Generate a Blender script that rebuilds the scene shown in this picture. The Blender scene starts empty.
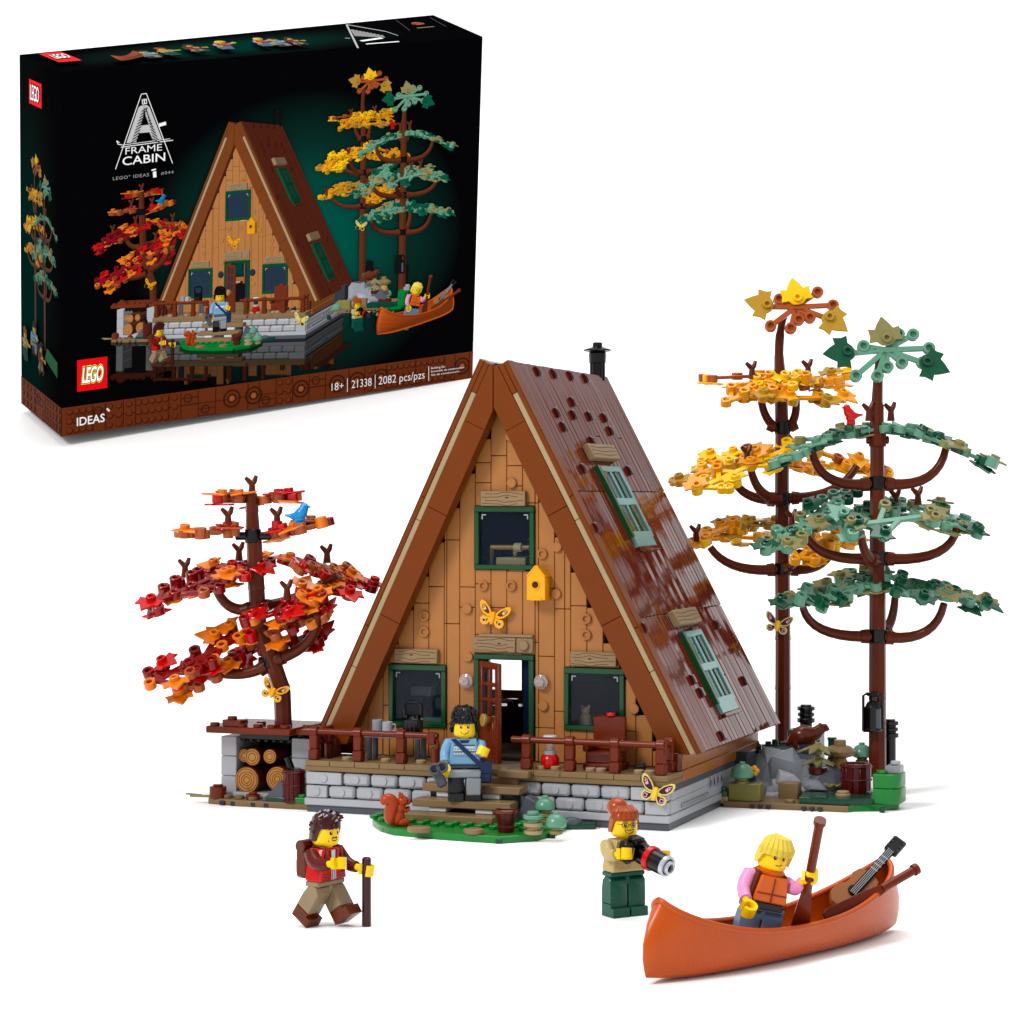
import bpy, bmesh, math, random
import numpy as np
from mathutils import Matrix, Vector
R = math.radians
scene = bpy.context.scene
COLL = scene.collection
RND = random.Random(7)
F, CX, CY, EYE = 2250.0, 512.0, 500.0, 14.75     # focal length in pixels, principal point, eye height in cm

# ------------------------------------------------------------------ survey helpers
def at(px, py, D):
    return Vector(((px-CX)/F*D, D, EYE-(py-CY)/F*D))
def ground_at(px, py, z=0.0):
    return at(px, py, F*(EYE-z)/(py-CY))
YAW = math.atan2(.357, .934)
C0 = Vector((-1.43, 103.2, 0))
CAB = Matrix.Translation(C0) @ Matrix.Rotation(-YAW, 4, 'Z')
def cab(x, y, z=0.0): return CAB @ Vector((x, y, z))
def on_front(px, py, y):
    """cabin-frame (x, z) of a point seen at a pixel on the plane y"""
    k = (px-CX)/F
    x = (k*(103.2+.934*y)+1.43-.357*y)/(.934+.357*k)
    w = cab(x, y)
    return x, EYE-(py-CY)/F*w.y

# ------------------------------------------------------------------ materials
def lin(c):
    c = c/255.0
    return c/12.92 if c <= .04045 else ((c+.055)/1.055)**2.4
GAIN = 0.62
COL = {  # name: (sRGB as seen, roughness, specular)
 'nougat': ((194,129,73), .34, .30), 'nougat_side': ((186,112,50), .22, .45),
 'fascia': ((130,68,30), .30, .18), 'brown': ((104,48,27), .22, .40), 'roof': ((114,47,27), .085, .27),
 'roof_stud': ((84,26,16), .15, .5), 'redbrown': ((122,52,26), .25, .25), 'barrel': ((92,36,24), .30, .3),
 'tan': ((186,160,122), .35, .3), 'deck': ((150,122,86), .32, .3), 'darktan': ((143,116,82), .33, .3),
 'lgray': ((190,192,198), .30, .3), 'mgray': ((158,163,172), .30, .3), 'dgray': ((92,97,106), .30, .3),
 'vdgray': ((62,64,70), .30, .3), 'white': ((236,236,236), .30, .3), 'black': ((16,16,19), .22, .35),
 'dgreen': ((0,84,52), .22, .4), 'green': ((0,138,58), .25, .4), 'deepgreen': ((2,78,58), .25, .4),
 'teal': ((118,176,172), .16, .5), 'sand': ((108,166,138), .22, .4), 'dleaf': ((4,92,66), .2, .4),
 'olive': ((150,144,92), .3, .3), 'olivedark': ((146,140,78), .3, .3),
 'lorange': ((232,122,28), .2, .4), 'lred': ((196,18,22), .18, .4), 'ldred': ((138,14,26), .18, .4),
 'ldorange': ((172,84,42), .25, .4), 'lyellow': ((255,200,20), .2, .4), 'lamber': ((240,158,18), .2, .4),
 'lgold': ((186,142,46), .25, .4), 'red': ((196,22,24), .2, .4), 'blue': ((10,140,208), .2, .4),
 'skin': ((255,208,20), .25, .35), 'orange': ((250,170,18), .25, .35), 'canoe': ((212,92,22), .27, .3),
 'canoe_in': ((150,62,28), .35, .2), 'vest': ((238,110,20), .27, .35), 'squirrel': ((186,72,18), .27, .3),
 'hairbrown': ((72,28,22), .25, .4), 'hairblack': ((16,14,15), .22, .45), 'hairorange': ((180,80,22), .22, .4),
 'guitar_wood': ((166,104,58), .3, .3), 'hairblond': ((255,226,84), .3, .3), 'jeans': ((112,134,166), .3, .3), 'pink': ((238,156,204), .28, .3),
 'khaki': ((160,138,108), .3, .3), 'boot': ((112,54,30), .27, .3), 'sweater': ((132,186,226), .28, .3),
 'navy': ((24,56,100), .3, .3), 'blouse': ((206,182,124), .3, .3), 'green_trousers': ((0,92,74), .27, .3),
 'wood': ((166,138,104), .4, .2), 'woodline': ((84,62,42), .5, .1), 'gold': ((196,156,78), .25, .5),
 'bark': ((104,50,26), .3, .2), 'logend': ((206,150,84), .4, .2), 'logring': ((148,88,36), .4, .2),
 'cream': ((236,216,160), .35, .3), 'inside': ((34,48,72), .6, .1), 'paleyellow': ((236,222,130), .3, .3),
 'maroon': ((104,20,28), .3, .3), 'plum': ((70,30,44), .3, .3), 'brick_side': ((168,174,184), .3, .3),
 'otter': ((112,52,26), .2, .4),
}
MATS = {}
def mat(name):
    if name in MATS: return MATS[name]
    m = bpy.data.materials.new(name); MATS[name] = m
    m.use_nodes = True
    nt = m.node_tree; b = nt.nodes['Principled BSDF']; N = nt.nodes.new; L = nt.links.new
    if name == 'glass':
        b.inputs['Base Color'].default_value = (.42,.56,.72,1)
        b.inputs['Roughness'].default_value = .02; b.inputs['Alpha'].default_value = .42
        b.inputs['Specular IOR Level'].default_value = .55
        b.inputs['Base Color'].default_value = (.006,.016,.034,1); b.inputs['Specular IOR Level'].default_value = .3; b.inputs['Alpha'].default_value = .24
        return m
    if name == 'glass_green':
        b.inputs['Base Color'].default_value = (.02,.08,.09,1); b.inputs['Roughness'].default_value = .02
        b.inputs['Alpha'].default_value = .75; b.inputs['Specular IOR Level'].default_value = .8
        return m
    if name == 'lens_glass':
        b.inputs['Base Color'].default_value = (.42,.45,.5,1); b.inputs['Roughness'].default_value = .05; b.inputs['Metallic'].default_value = .35
        return m
    if name == 'clear':
        b.inputs['Base Color'].default_value = (.80,.66,.63,1); b.inputs['Roughness'].default_value = .03
        b.inputs['Transmission Weight'].default_value = .75; b.inputs['IOR'].default_value = 1.45
        return m
    rgb, rough, spec = COL[name]
    g_ = .80 if (name[0] == 'l' and name not in ('lgray','logend','logring')) or name in ('skin','orange','blue','red','pink') else GAIN
    c = [max(.0008, lin(v)*g_-.010) for v in rgb]
    tc = N('ShaderNodeTexCoord'); nz = N('ShaderNodeTexNoise')
    nz.inputs['Scale'].default_value = 1.1; nz.inputs['Detail'].default_value = 3
    L(tc.outputs['Object'], nz.inputs['Vector'])
    mx = N('ShaderNodeMix'); mx.data_type = 'RGBA'; mx.blend_type = 'MIX'
    mx.inputs[6].default_value = (*[v*.90 for v in c], 1); mx.inputs[7].default_value = (*[min(1, v*1.08) for v in c], 1)
    L(nz.outputs['Fac'], mx.inputs[0]); L(mx.outputs[2], b.inputs['Base Color'])
    n2 = N('ShaderNodeTexNoise'); n2.inputs['Scale'].default_value = 6; n2.inputs['Detail'].default_value = 2
    L(tc.outputs['Object'], n2.inputs['Vector'])
    mr = N('ShaderNodeMapRange'); mr.inputs['To Min'].default_value = rough*.8; mr.inputs['To Max'].default_value = rough*1.3
    L(n2.outputs['Fac'], mr.inputs['Value']); L(mr.outputs['Result'], b.inputs['Roughness'])
    b.inputs['Specular IOR Level'].default_value = spec*.8
    if name != 'roof': return m
    bp = N('ShaderNodeBump'); bp.inputs['Strength'].default_value = .02 if name != 'roof' else .10
    bp.inputs['Distance'].default_value = .05
    n3 = N('ShaderNodeTexNoise'); n3.inputs['Scale'].default_value = 1.0 if name != 'roof' else 1.3
    L(tc.outputs['Object'], n3.inputs['Vector']); L(n3.outputs['Fac'], bp.inputs['Height']); L(bp.outputs['Normal'], b.inputs['Normal'])
    return m

# ------------------------------------------------------------------ mesh builder
BUILT = []          # (object, world matrix) for the printed picture on the carton
MW = {}
class MB:
    def __init__(s, M=None):
        s.v = []; s.f = []; s.m = []; s.M = M or Matrix.Identity(4)
    def add(s, vs, fs, m, M=None, fn=None):
        T = s.M @ M if M is not None else s.M
        o = len(s.v)
        flip = T.to_3x3().determinant() < 0
        for p in vs:
            q = Vector(fn(p)) if fn else Vector(p)
            s.v.append(T @ q)
        for f in fs:
            f = [i+o for i in f]
            s.f.append(f[::-1] if flip else f); s.m.append(m)
        return s
    def box(s, c, d, m, ch=.03, M=None, fn=None):
        x, y, z = c; a, b, e = d[0]/2, d[1]/2, d[2]/2
        ch = min(ch, a*.45, b*.45, e*.45)
        vs = []; idx = {}
        for sx in (-1,1):
            for sy in (-1,1):
                for sz in (-1,1):
                    for k in range(3):
                        p = [sx*(a-ch), sy*(b-ch), sz*(e-ch)]
                        p[k] = (sx*a, sy*b, sz*e)[k]
                        idx[sx,sy,sz,k] = len(vs); vs.append((x+p[0], y+p[1], z+p[2]))
        fs = []
        def quad(q, n):
            p = [Vector(vs[i]) for i in q]
            nn = (p[1]-p[0]).cross(p[2]-p[1])
            fs.append(q if nn.dot(Vector(n)) > 0 else q[::-1])
        for k in range(3):
            o1, o2 = [(1,2),(0,2),(0,1)][k]
            for sg in (-1,1):
                q = []
                for s1, s2 in ((-1,-1),(1,-1),(1,1),(-1,1)):
                    t = [0,0,0]; t[k] = sg; t[o1] = s1; t[o2] = s2
                    q.append(idx[t[0],t[1],t[2],k])
                n = [0,0,0]; n[k] = sg; quad(q, n)
        for k in range(3):
            o1, o2 = [(1,2),(0,2),(0,1)][k]
            for s1 in (-1,1):
                for s2 in (-1,1):
                    t0 = [0,0,0]; t1 = [0,0,0]; t0[k] = -1; t1[k] = 1
                    for t in (t0,t1): t[o1] = s1; t[o2] = s2
                    q = [idx[(*t0,o1)], idx[(*t1,o1)], idx[(*t1,o2)], idx[(*t0,o2)]]
                    n = [0,0,0]; n[o1] = s1; n[o2] = s2; quad(q, n)
        for sx in (-1,1):
            for sy in (-1,1):
                for sz in (-1,1): quad([idx[sx,sy,sz,0], idx[sx,sy,sz,1], idx[sx,sy,sz,2]], (sx,sy,sz))
        return s.add(vs, fs, m, M, fn)
    def b2(s, x0, x1, y0, y1, z0, z1, m, ch=.03, M=None, fn=None):
        return s.box(((x0+x1)/2,(y0+y1)/2,(z0+z1)/2), (x1-x0,y1-y0,z1-z0), m, ch, M, fn)
    def lathe(s, prof, m, n=20, M=None, cap=True, fn=None):
        vs = []; fs = []
        for r, z in prof:
            for i in range(n):
                a = 2*math.pi*i/n; vs.append((r*math.cos(a), r*math.sin(a), z))
        for j in range(len(prof)-1):
            for i in range(n):
                k = (i+1) % n
                fs.append([j*n+i, j*n+k, (j+1)*n+k, (j+1)*n+i])
        if cap:
            fs.append(list(range(n))[::-1]); fs.append([(len(prof)-1)*n+i for i in range(n)])
        return s.add(vs, fs, m, M, fn)
    def cyl(s, c, r, h, m, axis='z', n=16, r2=None, ch=.03, M=None):
        """from c upward along axis by h"""
        r2 = r if r2 is None else r2
        ch = min(ch, r*.4, h*.4)
        T = Matrix.Translation(c)
        if axis == 'x': T = T @ Matrix.Rotation(R(90), 4, 'Y')
        if axis == 'y': T = T @ Matrix.Rotation(R(-90), 4, 'X')
        if axis == '-y': T = T @ Matrix.Rotation(R(90), 4, 'X')
        if M is not None: T = M @ T
        return s.lathe([(r-ch,0),(r,ch),(r2,h-ch),(r2-ch,h)], m, n, T)
    def stud(s, x, y, z, m, r=.24, h=.17, M=None):
        return s.cyl((x,y,z), r, h, m, n=14, M=M)
    def ring(s, c, ro, ri, h, m, axis='z', n=16, M=None, floor=None):
        T = Matrix.Translation(c)
        if axis == '-y': T = T @ Matrix.Rotation(R(90), 4, 'X')
        if M is not None: T = M @ T
        b = min(.03, (ro-ri)*.3)
        s.lathe([(ro,0),(ro,h-b),(ro-b,h),(ri+b,h),(ri,h-b),(ri,h*.35)], m, n, T, cap=False)
        vs = [(ri*math.cos(2*math.pi*i/n), ri*math.sin(2*math.pi*i/n), h*.35) for i in range(n)]
        return s.add(vs, [list(range(n))], floor or m, T)
    def tube(s, pts, rad, m, n=10, M=None):
        P = [Vector(p) for p in pts]
        if not isinstance(rad, (list,tuple)): rad = [rad]*len(P)
        vs = []; fs = []; up = None
        for i, p in enumerate(P):
            t = (P[min(i+1,len(P)-1)]-P[max(i-1,0)]).normalized()
            if up is None:
                up = t.orthogonal().normalized()
            up = (up - t*up.dot(t)).normalized(); w = t.cross(up)
            for k in range(n):
                a = 2*math.pi*k/n; vs.append(p+(up*math.cos(a)+w*math.sin(a))*rad[i])
        for i in range(len(P)-1):
            for k in range(n):
                q = (k+1) % n; fs.append([i*n+k, i*n+q, (i+1)*n+q, (i+1)*n+k])
        fs.append(list(range(n))[::-1]); fs.append([(len(P)-1)*n+k for k in range(n)])
        return s.add(vs, fs, m, M)
    def prism(s, poly, z0, z1, m, M=None, ch=0.0, fn=None):
        n = len(poly); A = sum(poly[i][0]*poly[(i+1)%n][1]-poly[(i+1)%n][0]*poly[i][1] for i in range(n))
        if A < 0: poly = poly[::-1]
        if ch:
            cx = sum(p[0] for p in poly)/n; cy = sum(p[1] for p in poly)/n
            sh = []
            for x, y in poly:
                d = math.hypot(x-cx, y-cy) or 1; k = max(0, (d-ch)/d); sh.append((cx+(x-cx)*k, cy+(y-cy)*k))
            rings = [(sh,z0),(poly,z0+ch),(poly,z1-ch),(sh,z1)]
        else: rings = [(poly,z0),(poly,z1)]
        vs = [(x,y,z) for P, z in rings for x, y in P]; fs = []
        for j in range(len(rings)-1):
            for i in range(n):
                k = (i+1) % n; fs.append([j*n+i, j*n+k, (j+1)*n+k, (j+1)*n+i])
        fs.append(list(range(n))[::-1]); fs.append([(len(rings)-1)*n+i for i in range(n)])
        return s.add(vs, fs, m, M, fn)
    def ball(s, c, r, m, n=16, k=10, M=None, fn=None):
        rx, ry, rz = r if isinstance(r, (tuple,list)) else (r,r,r)
        vs = [(c[0], c[1], c[2]-rz)]
        for j in range(1, k):
            a = -math.pi/2+math.pi*j/k
            for i in range(n):
                b = 2*math.pi*i/n
                vs.append((c[0]+rx*math.cos(a)*math.cos(b), c[1]+ry*math.cos(a)*math.sin(b), c[2]+rz*math.sin(a)))
        vs.append((c[0], c[1], c[2]+rz)); fs = []
        for i in range(n):
            q = (i+1) % n
            fs.append([0, 1+q, 1+i]); fs.append([len(vs)-1, 1+(k-2)*n+i, 1+(k-2)*n+q])
            for j in range(k-2): fs.append([1+j*n+i, 1+j*n+q, 1+(j+1)*n+q, 1+(j+1)*n+i])
        return s.add(vs, fs, m, M, fn)
    def poly(s, pts, m, M=None): return s.add(pts, [list(range(len(pts)))], m, M)
    def build(s, name, parent=None, world=False, loc=None, rz=0, sharp=38, label=None, printed=True):
        """parts: vertices in the parent's frame, or in world coordinates with world=True"""
        me = bpy.data.meshes.new(name)
        vs = s.v
        if parent is not None and world:
            Mi = MW[parent.name].inverted(); vs = [Mi @ p for p in vs]
        me.from_pydata([tuple(p) for p in vs], [], s.f)
        names = []
        for q in s.m:
            if q not in names: names.append(q)
        for q in names: me.materials.append(mat(q))
        ix = {q:i for i, q in enumerate(names)}
        me.polygons.foreach_set('material_index', [ix[q] for q in s.m])
        me.polygons.foreach_set('use_smooth', [True]*len(s.f))
        me.update()
        me.set_sharp_from_angle(angle=R(sharp))
        o = bpy.data.objects.new(name, me); COLL.objects.link(o)
        if parent is not None:
            o.parent = parent; W = MW[parent.name]
        else:
            W = Matrix.Translation(loc or (0,0,0)) @ Matrix.Rotation(rz, 4, 'Z')
            if loc is not None: o.location = loc; o.rotation_euler = (0,0,rz)
        MW[o.name] = W
        if label: o['label'] = label
        if printed: BUILT.append((o, W))
        return o
def thing(name, label, cat, loc=(0,0,0), rz=0, group=None, scale=1):
    o = bpy.data.objects.new(name, None); COLL.objects.link(o)
    o.empty_display_size = .5
    o.location = loc; o.rotation_euler = (0,0,rz); o.scale = (scale,)*3
    MW[o.name] = Matrix.Translation(loc) @ Matrix.Rotation(rz, 4, 'Z') @ Matrix.Scale(scale, 4)
    return tag(o, label, cat, group)
def tag(o, label, cat, group=None):
    o['label'] = label; o['category'] = cat
    if group: o['group'] = group
    return o
def arc(p0, p1, p2, n=9):
    p0, p1, p2 = Vector(p0), Vector(p1), Vector(p2)
    return [p0*(1-t)**2+p1*2*t*(1-t)+p2*t*t for t in [i/n for i in range(n+1)]]
def frame(o, x, y):
    x = Vector(x).normalized(); y = Vector(y); y = (y-x*y.dot(x)).normalized(); z = x.cross(y)
    M = Matrix.Identity(4)
    for i in range(3): M[i][0] = x[i]; M[i][1] = y[i]; M[i][2] = z[i]; M[i][3] = o[i]
    return M
def text2d(body, size, shear=0, offset=0, res=3, space=1.0):
    c = bpy.data.curves.new('lettering', 'FONT'); c.body = body; c.size = size; c.shear = shear
    c.offset = offset; c.resolution_u = res; c.space_character = space
    o = bpy.data.objects.new('lettering', c); COLL.objects.link(o)
    dg = bpy.context.evaluated_depsgraph_get()
    me = bpy.data.meshes.new_from_object(o.evaluated_get(dg))
    V = [(v.co.x, v.co.y) for v in me.vertices]; Fc = [list(p.vertices) for p in me.polygons]
    bpy.data.objects.remove(o); bpy.data.curves.remove(c); bpy.data.meshes.remove(me)
    return V, Fc
# ================================================================== the cabin
cabin = thing('cabin', 'brown A-frame toy cabin with steep glossy roof and grey stone base', 'cabin', C0, -YAW)
HW = 8.95
# --- foundation
b = MB()
b.b2(-HW+.02, HW-.02, .16, 15.8, 0, .34, 'dgray', .03)
b.b2(-HW-.05, HW+.05, .02, 15.9, .34, .68, 'lgray', .04)
b.b2(-HW+.3, HW-.3, .35, 15.6, .66, 1.96, 'vdgray')
r = random.Random(3)
for row in range(2):
    z0 = .69+row*.63; x = -HW+(0 if row else .0)
    first = True
    while x < HW-.4:
        w = 1.42 if not first else (1.9 if row else 1.15)
        w = min(w, HW-x)
        if HW-(x+w) < .7: w = HW-x
        corner = first or x+w > HW-.05
        c = (x+w/2, .30, z0+.30)
        b.box(c, (w-.07, .5, .57), 'lgray', .035 if corner else .14)
        if not (x+w > HW-.05): b.cyl((c[0], .06, c[2]), .2, .07, 'lgray', axis='-y', n=16, ch=.02)
        first = False; x += w
b.build('foundation', cabin)
b = MB()
b.b2(HW-.28, HW, .45, 15.6, .69, 1.30, 'lgray', .03)
y = .45
for k in range(19):
    b.b2(HW-.28, HW, .56+k*.8, .56+k*.8+.78, 1.31, 1.68, 'lgray', .02)
b.b2(HW-.28, HW-.03, .56, 15.6, 1.68, 1.95, 'dgray', .02)
b.b2(HW-.1, HW+.07, 2.0, 6.4, .80, 1.0, 'mgray', .03)
for i in range(4):
    b.box((HW, 6.75+i*.62, 1.38), (.10,.34,.5), 'mgray', .05)
    b.box((HW+.03, 6.75+i*.62, 1.38), (.08,.16,.3), 'vdgray', .03)
b.build('side_wall', cabin)
# --- deck
b = MB()
b.b2(-HW-.02, HW+.02, .02, 15.9, 1.96, 2.2, 'darktan', .03)
x = -HW
k = 0
while x < HW-.01:
    w = min(1.28, HW-x); b.b2(x+.012, x+w-.012, 0, .8, 2.2, 2.45, 'deck', .02); x += w
for k in range(22):
    b.b2(-HW+.8*k*17.9/17.6+.01, -HW+.8*(k+1)*17.9/17.6-.01, .81, 3.3, 2.2, 2.43, 'darktan', .02)
for x in (-7.2,-6.7,-5.2,-3.4,2.6,3.3,5.0,5.5,7.3,7.8):
    b.stud(x, .95, 2.42, 'tan')
b.b2(HW-.8, HW, .8, 15.8, 2.2, 2.45, 'deck', .02)
b.build('deck', cabin)
b = MB()
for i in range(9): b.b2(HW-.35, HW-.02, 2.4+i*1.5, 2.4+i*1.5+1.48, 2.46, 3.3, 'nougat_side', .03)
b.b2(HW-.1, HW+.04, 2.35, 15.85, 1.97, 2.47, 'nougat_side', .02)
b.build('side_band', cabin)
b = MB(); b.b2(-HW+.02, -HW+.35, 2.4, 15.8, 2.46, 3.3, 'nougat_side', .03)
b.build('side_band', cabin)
for sx in (-1,1):
    b = MB(); b.b2(min(sx*8.2,sx*8.9), max(sx*8.2,sx*8.9), 1.75, 2.45, 2.46, 3.3, 'brown', .03); b.build('corner_block', cabin)
    b = MB(); b.b2(min(sx*7.7,sx*8.9), max(sx*7.7,sx*8.9), 3.25, 3.6, 2.45, 3.5, 'brown', .03); b.build('corner_block', cabin)

# --- facade of vertical planks
YF = 3.3
APX = -.26; ZA = 19.15                                      # inner apex height
SL = 18.17/8.87
def roofline(x): return ZA-abs(x)*SL
win = []                                        # (x0,x1,z0,z1)
for px0, px1, py0, py1 in ((475,535,506,570),(389.5,446.6,663.6,728),(564.6,625,667,732)):
    xa, za = on_front(px0, py0, YF); xb, zb = on_front(px1, py1, YF)
    win.append((xa, xb, zb, za))
xa, za = on_front(474.6, 653.5, YF); xb, _ = on_front(534.5, 700, YF)
door_r = (xa, xb, 2.45, za)
holes = win+[door_r]
b = MB()
def plank(x0, x1, z0, z1):
    """fills a plank rectangle leaving out the openings"""
    segs = [(z0, z1)]
    for hx0, hx1, hz0, hz1 in holes:
        if x1 <= hx0+.05 or x0 >= hx1-.05: continue
        if x0 < hx0-.05:  plank(x0, hx0, z0, z1); plank(hx0, x1, z0, z1); return
        if x1 > hx1+.05:  plank(x0, hx1, z0, z1); plank(hx1, x1, z0, z1); return
        out = []
        for a, c in segs:
            if c <= hz0 or a >= hz1: out.append((a, c)); continue
            if a < hz0: out.append((a, hz0))
            if c > hz1: out.append((hz1, c))
        segs = out
    for a, c in segs:
        if c-a > .08: b.b2(x0+.014, x1-.014, YF, YF+.35, a+.014, c-.014, 'nougat', .022)
r = random.Random(11)
for k in range(-11, 11):
    x0 = k*.8-.0; x1 = x0+.8
    ztop = roofline(min(abs(x0), abs(x1)) if x0*x1 > 0 else 0)
    ztop = roofline(max(abs(x0-APX), abs(x1-APX)))+(1.25 if x0 < 0 else .95)
    z = 2.45; joints = []
    z += r.choice([1.6,2.4,3.2,4.0])
    while z < ztop-.9:
        joints.append(z); z += r.choice([.96,2.4,3.2,4.0,4.8,.96+2.4])
    e = [2.45]+joints+[ztop]
    for a, c in zip(e[:-1], e[1:]):
        if c-a > .1: plank(x0, x1, a, c)
zz = [(510,436,1),(511.5,483,1),(557,547,1),(556,594,1),(542,554,0),(483,586,0),(511,586,0),(467,609,1),(468,657,1),
      (543,706,1),(424,616,0),(424,632,0),(586,619,0),(586,635,0),(634,709,1)]
for px, py, kind in zz:
    x, z = on_front(px, py, YF-.1)
    if kind: b.cyl((x, YF+.02, z), .24, .17, 'nougat', axis='-y', n=18, ch=.025)
    else: b.ring((x, YF+.02, z), .25, .14, .17, 'nougat', axis='-y', n=18)
b.build('front_wall', cabin)
# inner dark lining behind the planks, with the same openings: strips beside and above them
b = MB()
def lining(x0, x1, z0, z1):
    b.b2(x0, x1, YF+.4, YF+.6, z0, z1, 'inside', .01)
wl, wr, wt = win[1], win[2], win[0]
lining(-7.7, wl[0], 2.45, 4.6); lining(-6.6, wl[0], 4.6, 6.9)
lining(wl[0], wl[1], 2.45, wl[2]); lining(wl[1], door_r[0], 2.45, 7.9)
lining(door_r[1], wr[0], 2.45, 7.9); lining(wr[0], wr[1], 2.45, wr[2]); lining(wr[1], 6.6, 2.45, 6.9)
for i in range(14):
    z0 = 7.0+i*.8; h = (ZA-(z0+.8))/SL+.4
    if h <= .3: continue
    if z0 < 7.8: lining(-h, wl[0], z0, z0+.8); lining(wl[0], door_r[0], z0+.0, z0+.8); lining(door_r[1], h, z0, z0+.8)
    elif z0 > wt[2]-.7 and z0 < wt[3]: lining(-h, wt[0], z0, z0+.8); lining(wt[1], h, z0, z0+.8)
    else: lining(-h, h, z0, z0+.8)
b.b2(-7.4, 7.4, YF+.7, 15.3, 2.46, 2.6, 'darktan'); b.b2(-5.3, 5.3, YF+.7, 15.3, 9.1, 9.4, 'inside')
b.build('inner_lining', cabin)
# rear wall with an opening
b = MB()
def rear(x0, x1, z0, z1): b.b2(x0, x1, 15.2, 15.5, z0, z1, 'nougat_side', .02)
rear(-8, -5.6, 2.46, 5.2); rear(-5.6, -3.75, 2.46, 4.7); rear(-3.75, 8, 2.46, 5.2)
rear(-6.6, -5.6, 5.2, 8.6); rear(-3.75, 6.6, 5.2, 8.6)
for i in range(13):
    z0 = 8.6+i*.8; h = (ZA+.4-(z0+.8))/SL+.35
    if h > .2: rear(-h, h, z0, z0+.8)
b.build('rear_wall', cabin)
# inside furniture seen through the openings
def furn(name, label, cat): return thing(name, label, cat, C0, -YAW)
t = furn('stove', 'black stove standing inside the cabin behind the open door', 'stove')
b = MB(); b.b2(-3.3, -1.6, 9.5, 11, 2.6, 4.4, 'black', .06); b.cyl((-2.4,10.4,4.4), .3, .3, 'black'); b.build('body', t)
b = MB(); b.tube([(-3.2,9.6,4.5),(-3.2,9.6,4.62),(-2.9,9.6,4.7),(-2.1,9.6,4.7)], .07, 'lgray'); b.build('kettle_rail', t)
t = furn('bed', 'cream bed with round rail seen through the upper front window', 'bed')
b = MB(); x0, z0 = on_front(491, 569, 4.6); x1, z1 = on_front(530, 552, 4.6)
b.b2(x0+.5, x1, 3.95, 6.5, 9.45, z1-.25, 'cream', .04); b.build('mattress', t)
b = MB(); za = on_front(500, 547, 4.5)[1]
b.cyl((x0+.3, 3.8, za), .12, x1-x0, 'gold', axis='x'); b.cyl((x0+1.5, 3.8, za), .22, .4, 'cream', axis='x'); b.b2(x0, x0+.15, 4.4, 4.6, 9.45, za, 'cream')
b.b2(x1-.8, x1-.6, 4.4, 4.6, z1-.25, za, 'cream'); b.build('rail', t)
t = furn('shelf', 'grey and green shelf seen through the left front window', 'shelf')
b = MB(); x0, z0 = on_front(425, 724, 4.4); b.b2(x0-.4, x0+1, 4.3, 5.0, 2.6, z0+.3, 'sand'); b.b2(x0-1.6, x0-.5, 5.3, 5.8, 2.6, z0+1.2, 'vdgray')
b.b2(x0-1.2, x0-.1, 5.4, 6.0, z0+1.25, z0+1.7, 'lgray'); b.build('cabinet', t)
t = furn('teddy', 'small beige figure behind the right front window', 'ornament')
x0, z0 = on_front(585, 722, 4.4)
b = MB(); b.cyl((x0, 4.5, 2.6), .3, z0-2.6, 'lgray'); b.cyl((x0, 4.5, z0), .26, .35, 'cream'); b.ball((x0,4.5,z0+.5), .24, 'cream', 12, 8)
b.ball((x0-.18,4.5,z0+.72), .08, 'cream', 8, 6); b.ball((x0+.18,4.5,z0+.72), .08, 'cream', 8, 6)
b.cyl((x0+.75, 4.5, 2.6), .12, z0-2.3, 'lgray'); b.build('figure', t)

# --- windows, lintels, door
def window(x0, x1, z0, z1, label):
    w = .24
    b = MB()
    y0, y1 = YF-.16, YF+.3
    b.b2(x0, x1, y0, y1, z1-w*1.2, z1, 'dgreen', .03); b.b2(x0, x1, y0, y1, z0, z0+w, 'dgreen', .03)
    b.b2(x0, x0+w, y0+.004, y1, z0+w, z1-w*1.2, 'dgreen', .03); b.b2(x1-w, x1, y0+.004, y1, z0+w, z1-w*1.2, 'dgreen', .03)
    for sx in (0, 1):
        xx = x0+w+.1 if not sx else x1-w-.1; s_ = 1 if not sx else -1
        b.b2(min(xx,xx+s_*.22), max(xx,xx+s_*.22), YF-.02, YF+.02, z1-w*1.2-.16, z1-w*1.2-.1, 'lgray', .01)
        b.b2(min(xx,xx+s_*.06), max(xx,xx+s_*.06), YF-.02, YF+.02, z1-w*1.2-.34, z1-w*1.2-.17, 'lgray', .01)
    f = b.build('window', cabin, label=label)
    MW['window_f'] = MW[cabin.name]
    b = MB(); b.b2(x0+w, x1-w, YF+.05, YF+.1, z0+w, z1-w*1.2, 'glass', .01)
    p = b.build('pane', cabin); p.parent = f
for q, l in zip(win, ('dark green upper window in the gable', 'dark green front window left of the door', 'dark green front window right of the door')):
    window(*q, l)
def grain(b, x0, x1, z0, z1, y, seed):
    """printed wood grain: thin wavy dark lines with a knot"""
    r = random.Random(seed)
    kx = (x0+x1)/2+r.uniform(-.3,.3); kz = (z0+z1)/2+r.uniform(-.08,.08)
    for j in range(4):
        z = z0+(z1-z0)*(j+.7)/4.6; pts = []
        for i in range(15):
            x = x0+.08+(x1-x0-.16)*i/14; d = math.exp(-((x-kx)/.35)**2)
            zz = z+(1 if z > kz else -1)*d*.09+math.sin(i*1.3+j*2+seed)*.012; pts.append((x, zz))
        a, c = (1, 14) if j % 2 else (0, 12)
        for i in range(a, c):
            (xa, za), (xb, zb) = pts[i], pts[i+1]
            b.poly([(xa,y,za-.013),(xb,y,zb-.013),(xb,y,zb+.013),(xa,y,za+.013)], 'woodline')
    pts = [(kx+.1*math.cos(a), y, kz+.035*math.sin(a)) for a in [i*math.pi/5 for i in range(10)]]
    b.poly(pts, 'woodline')
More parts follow.
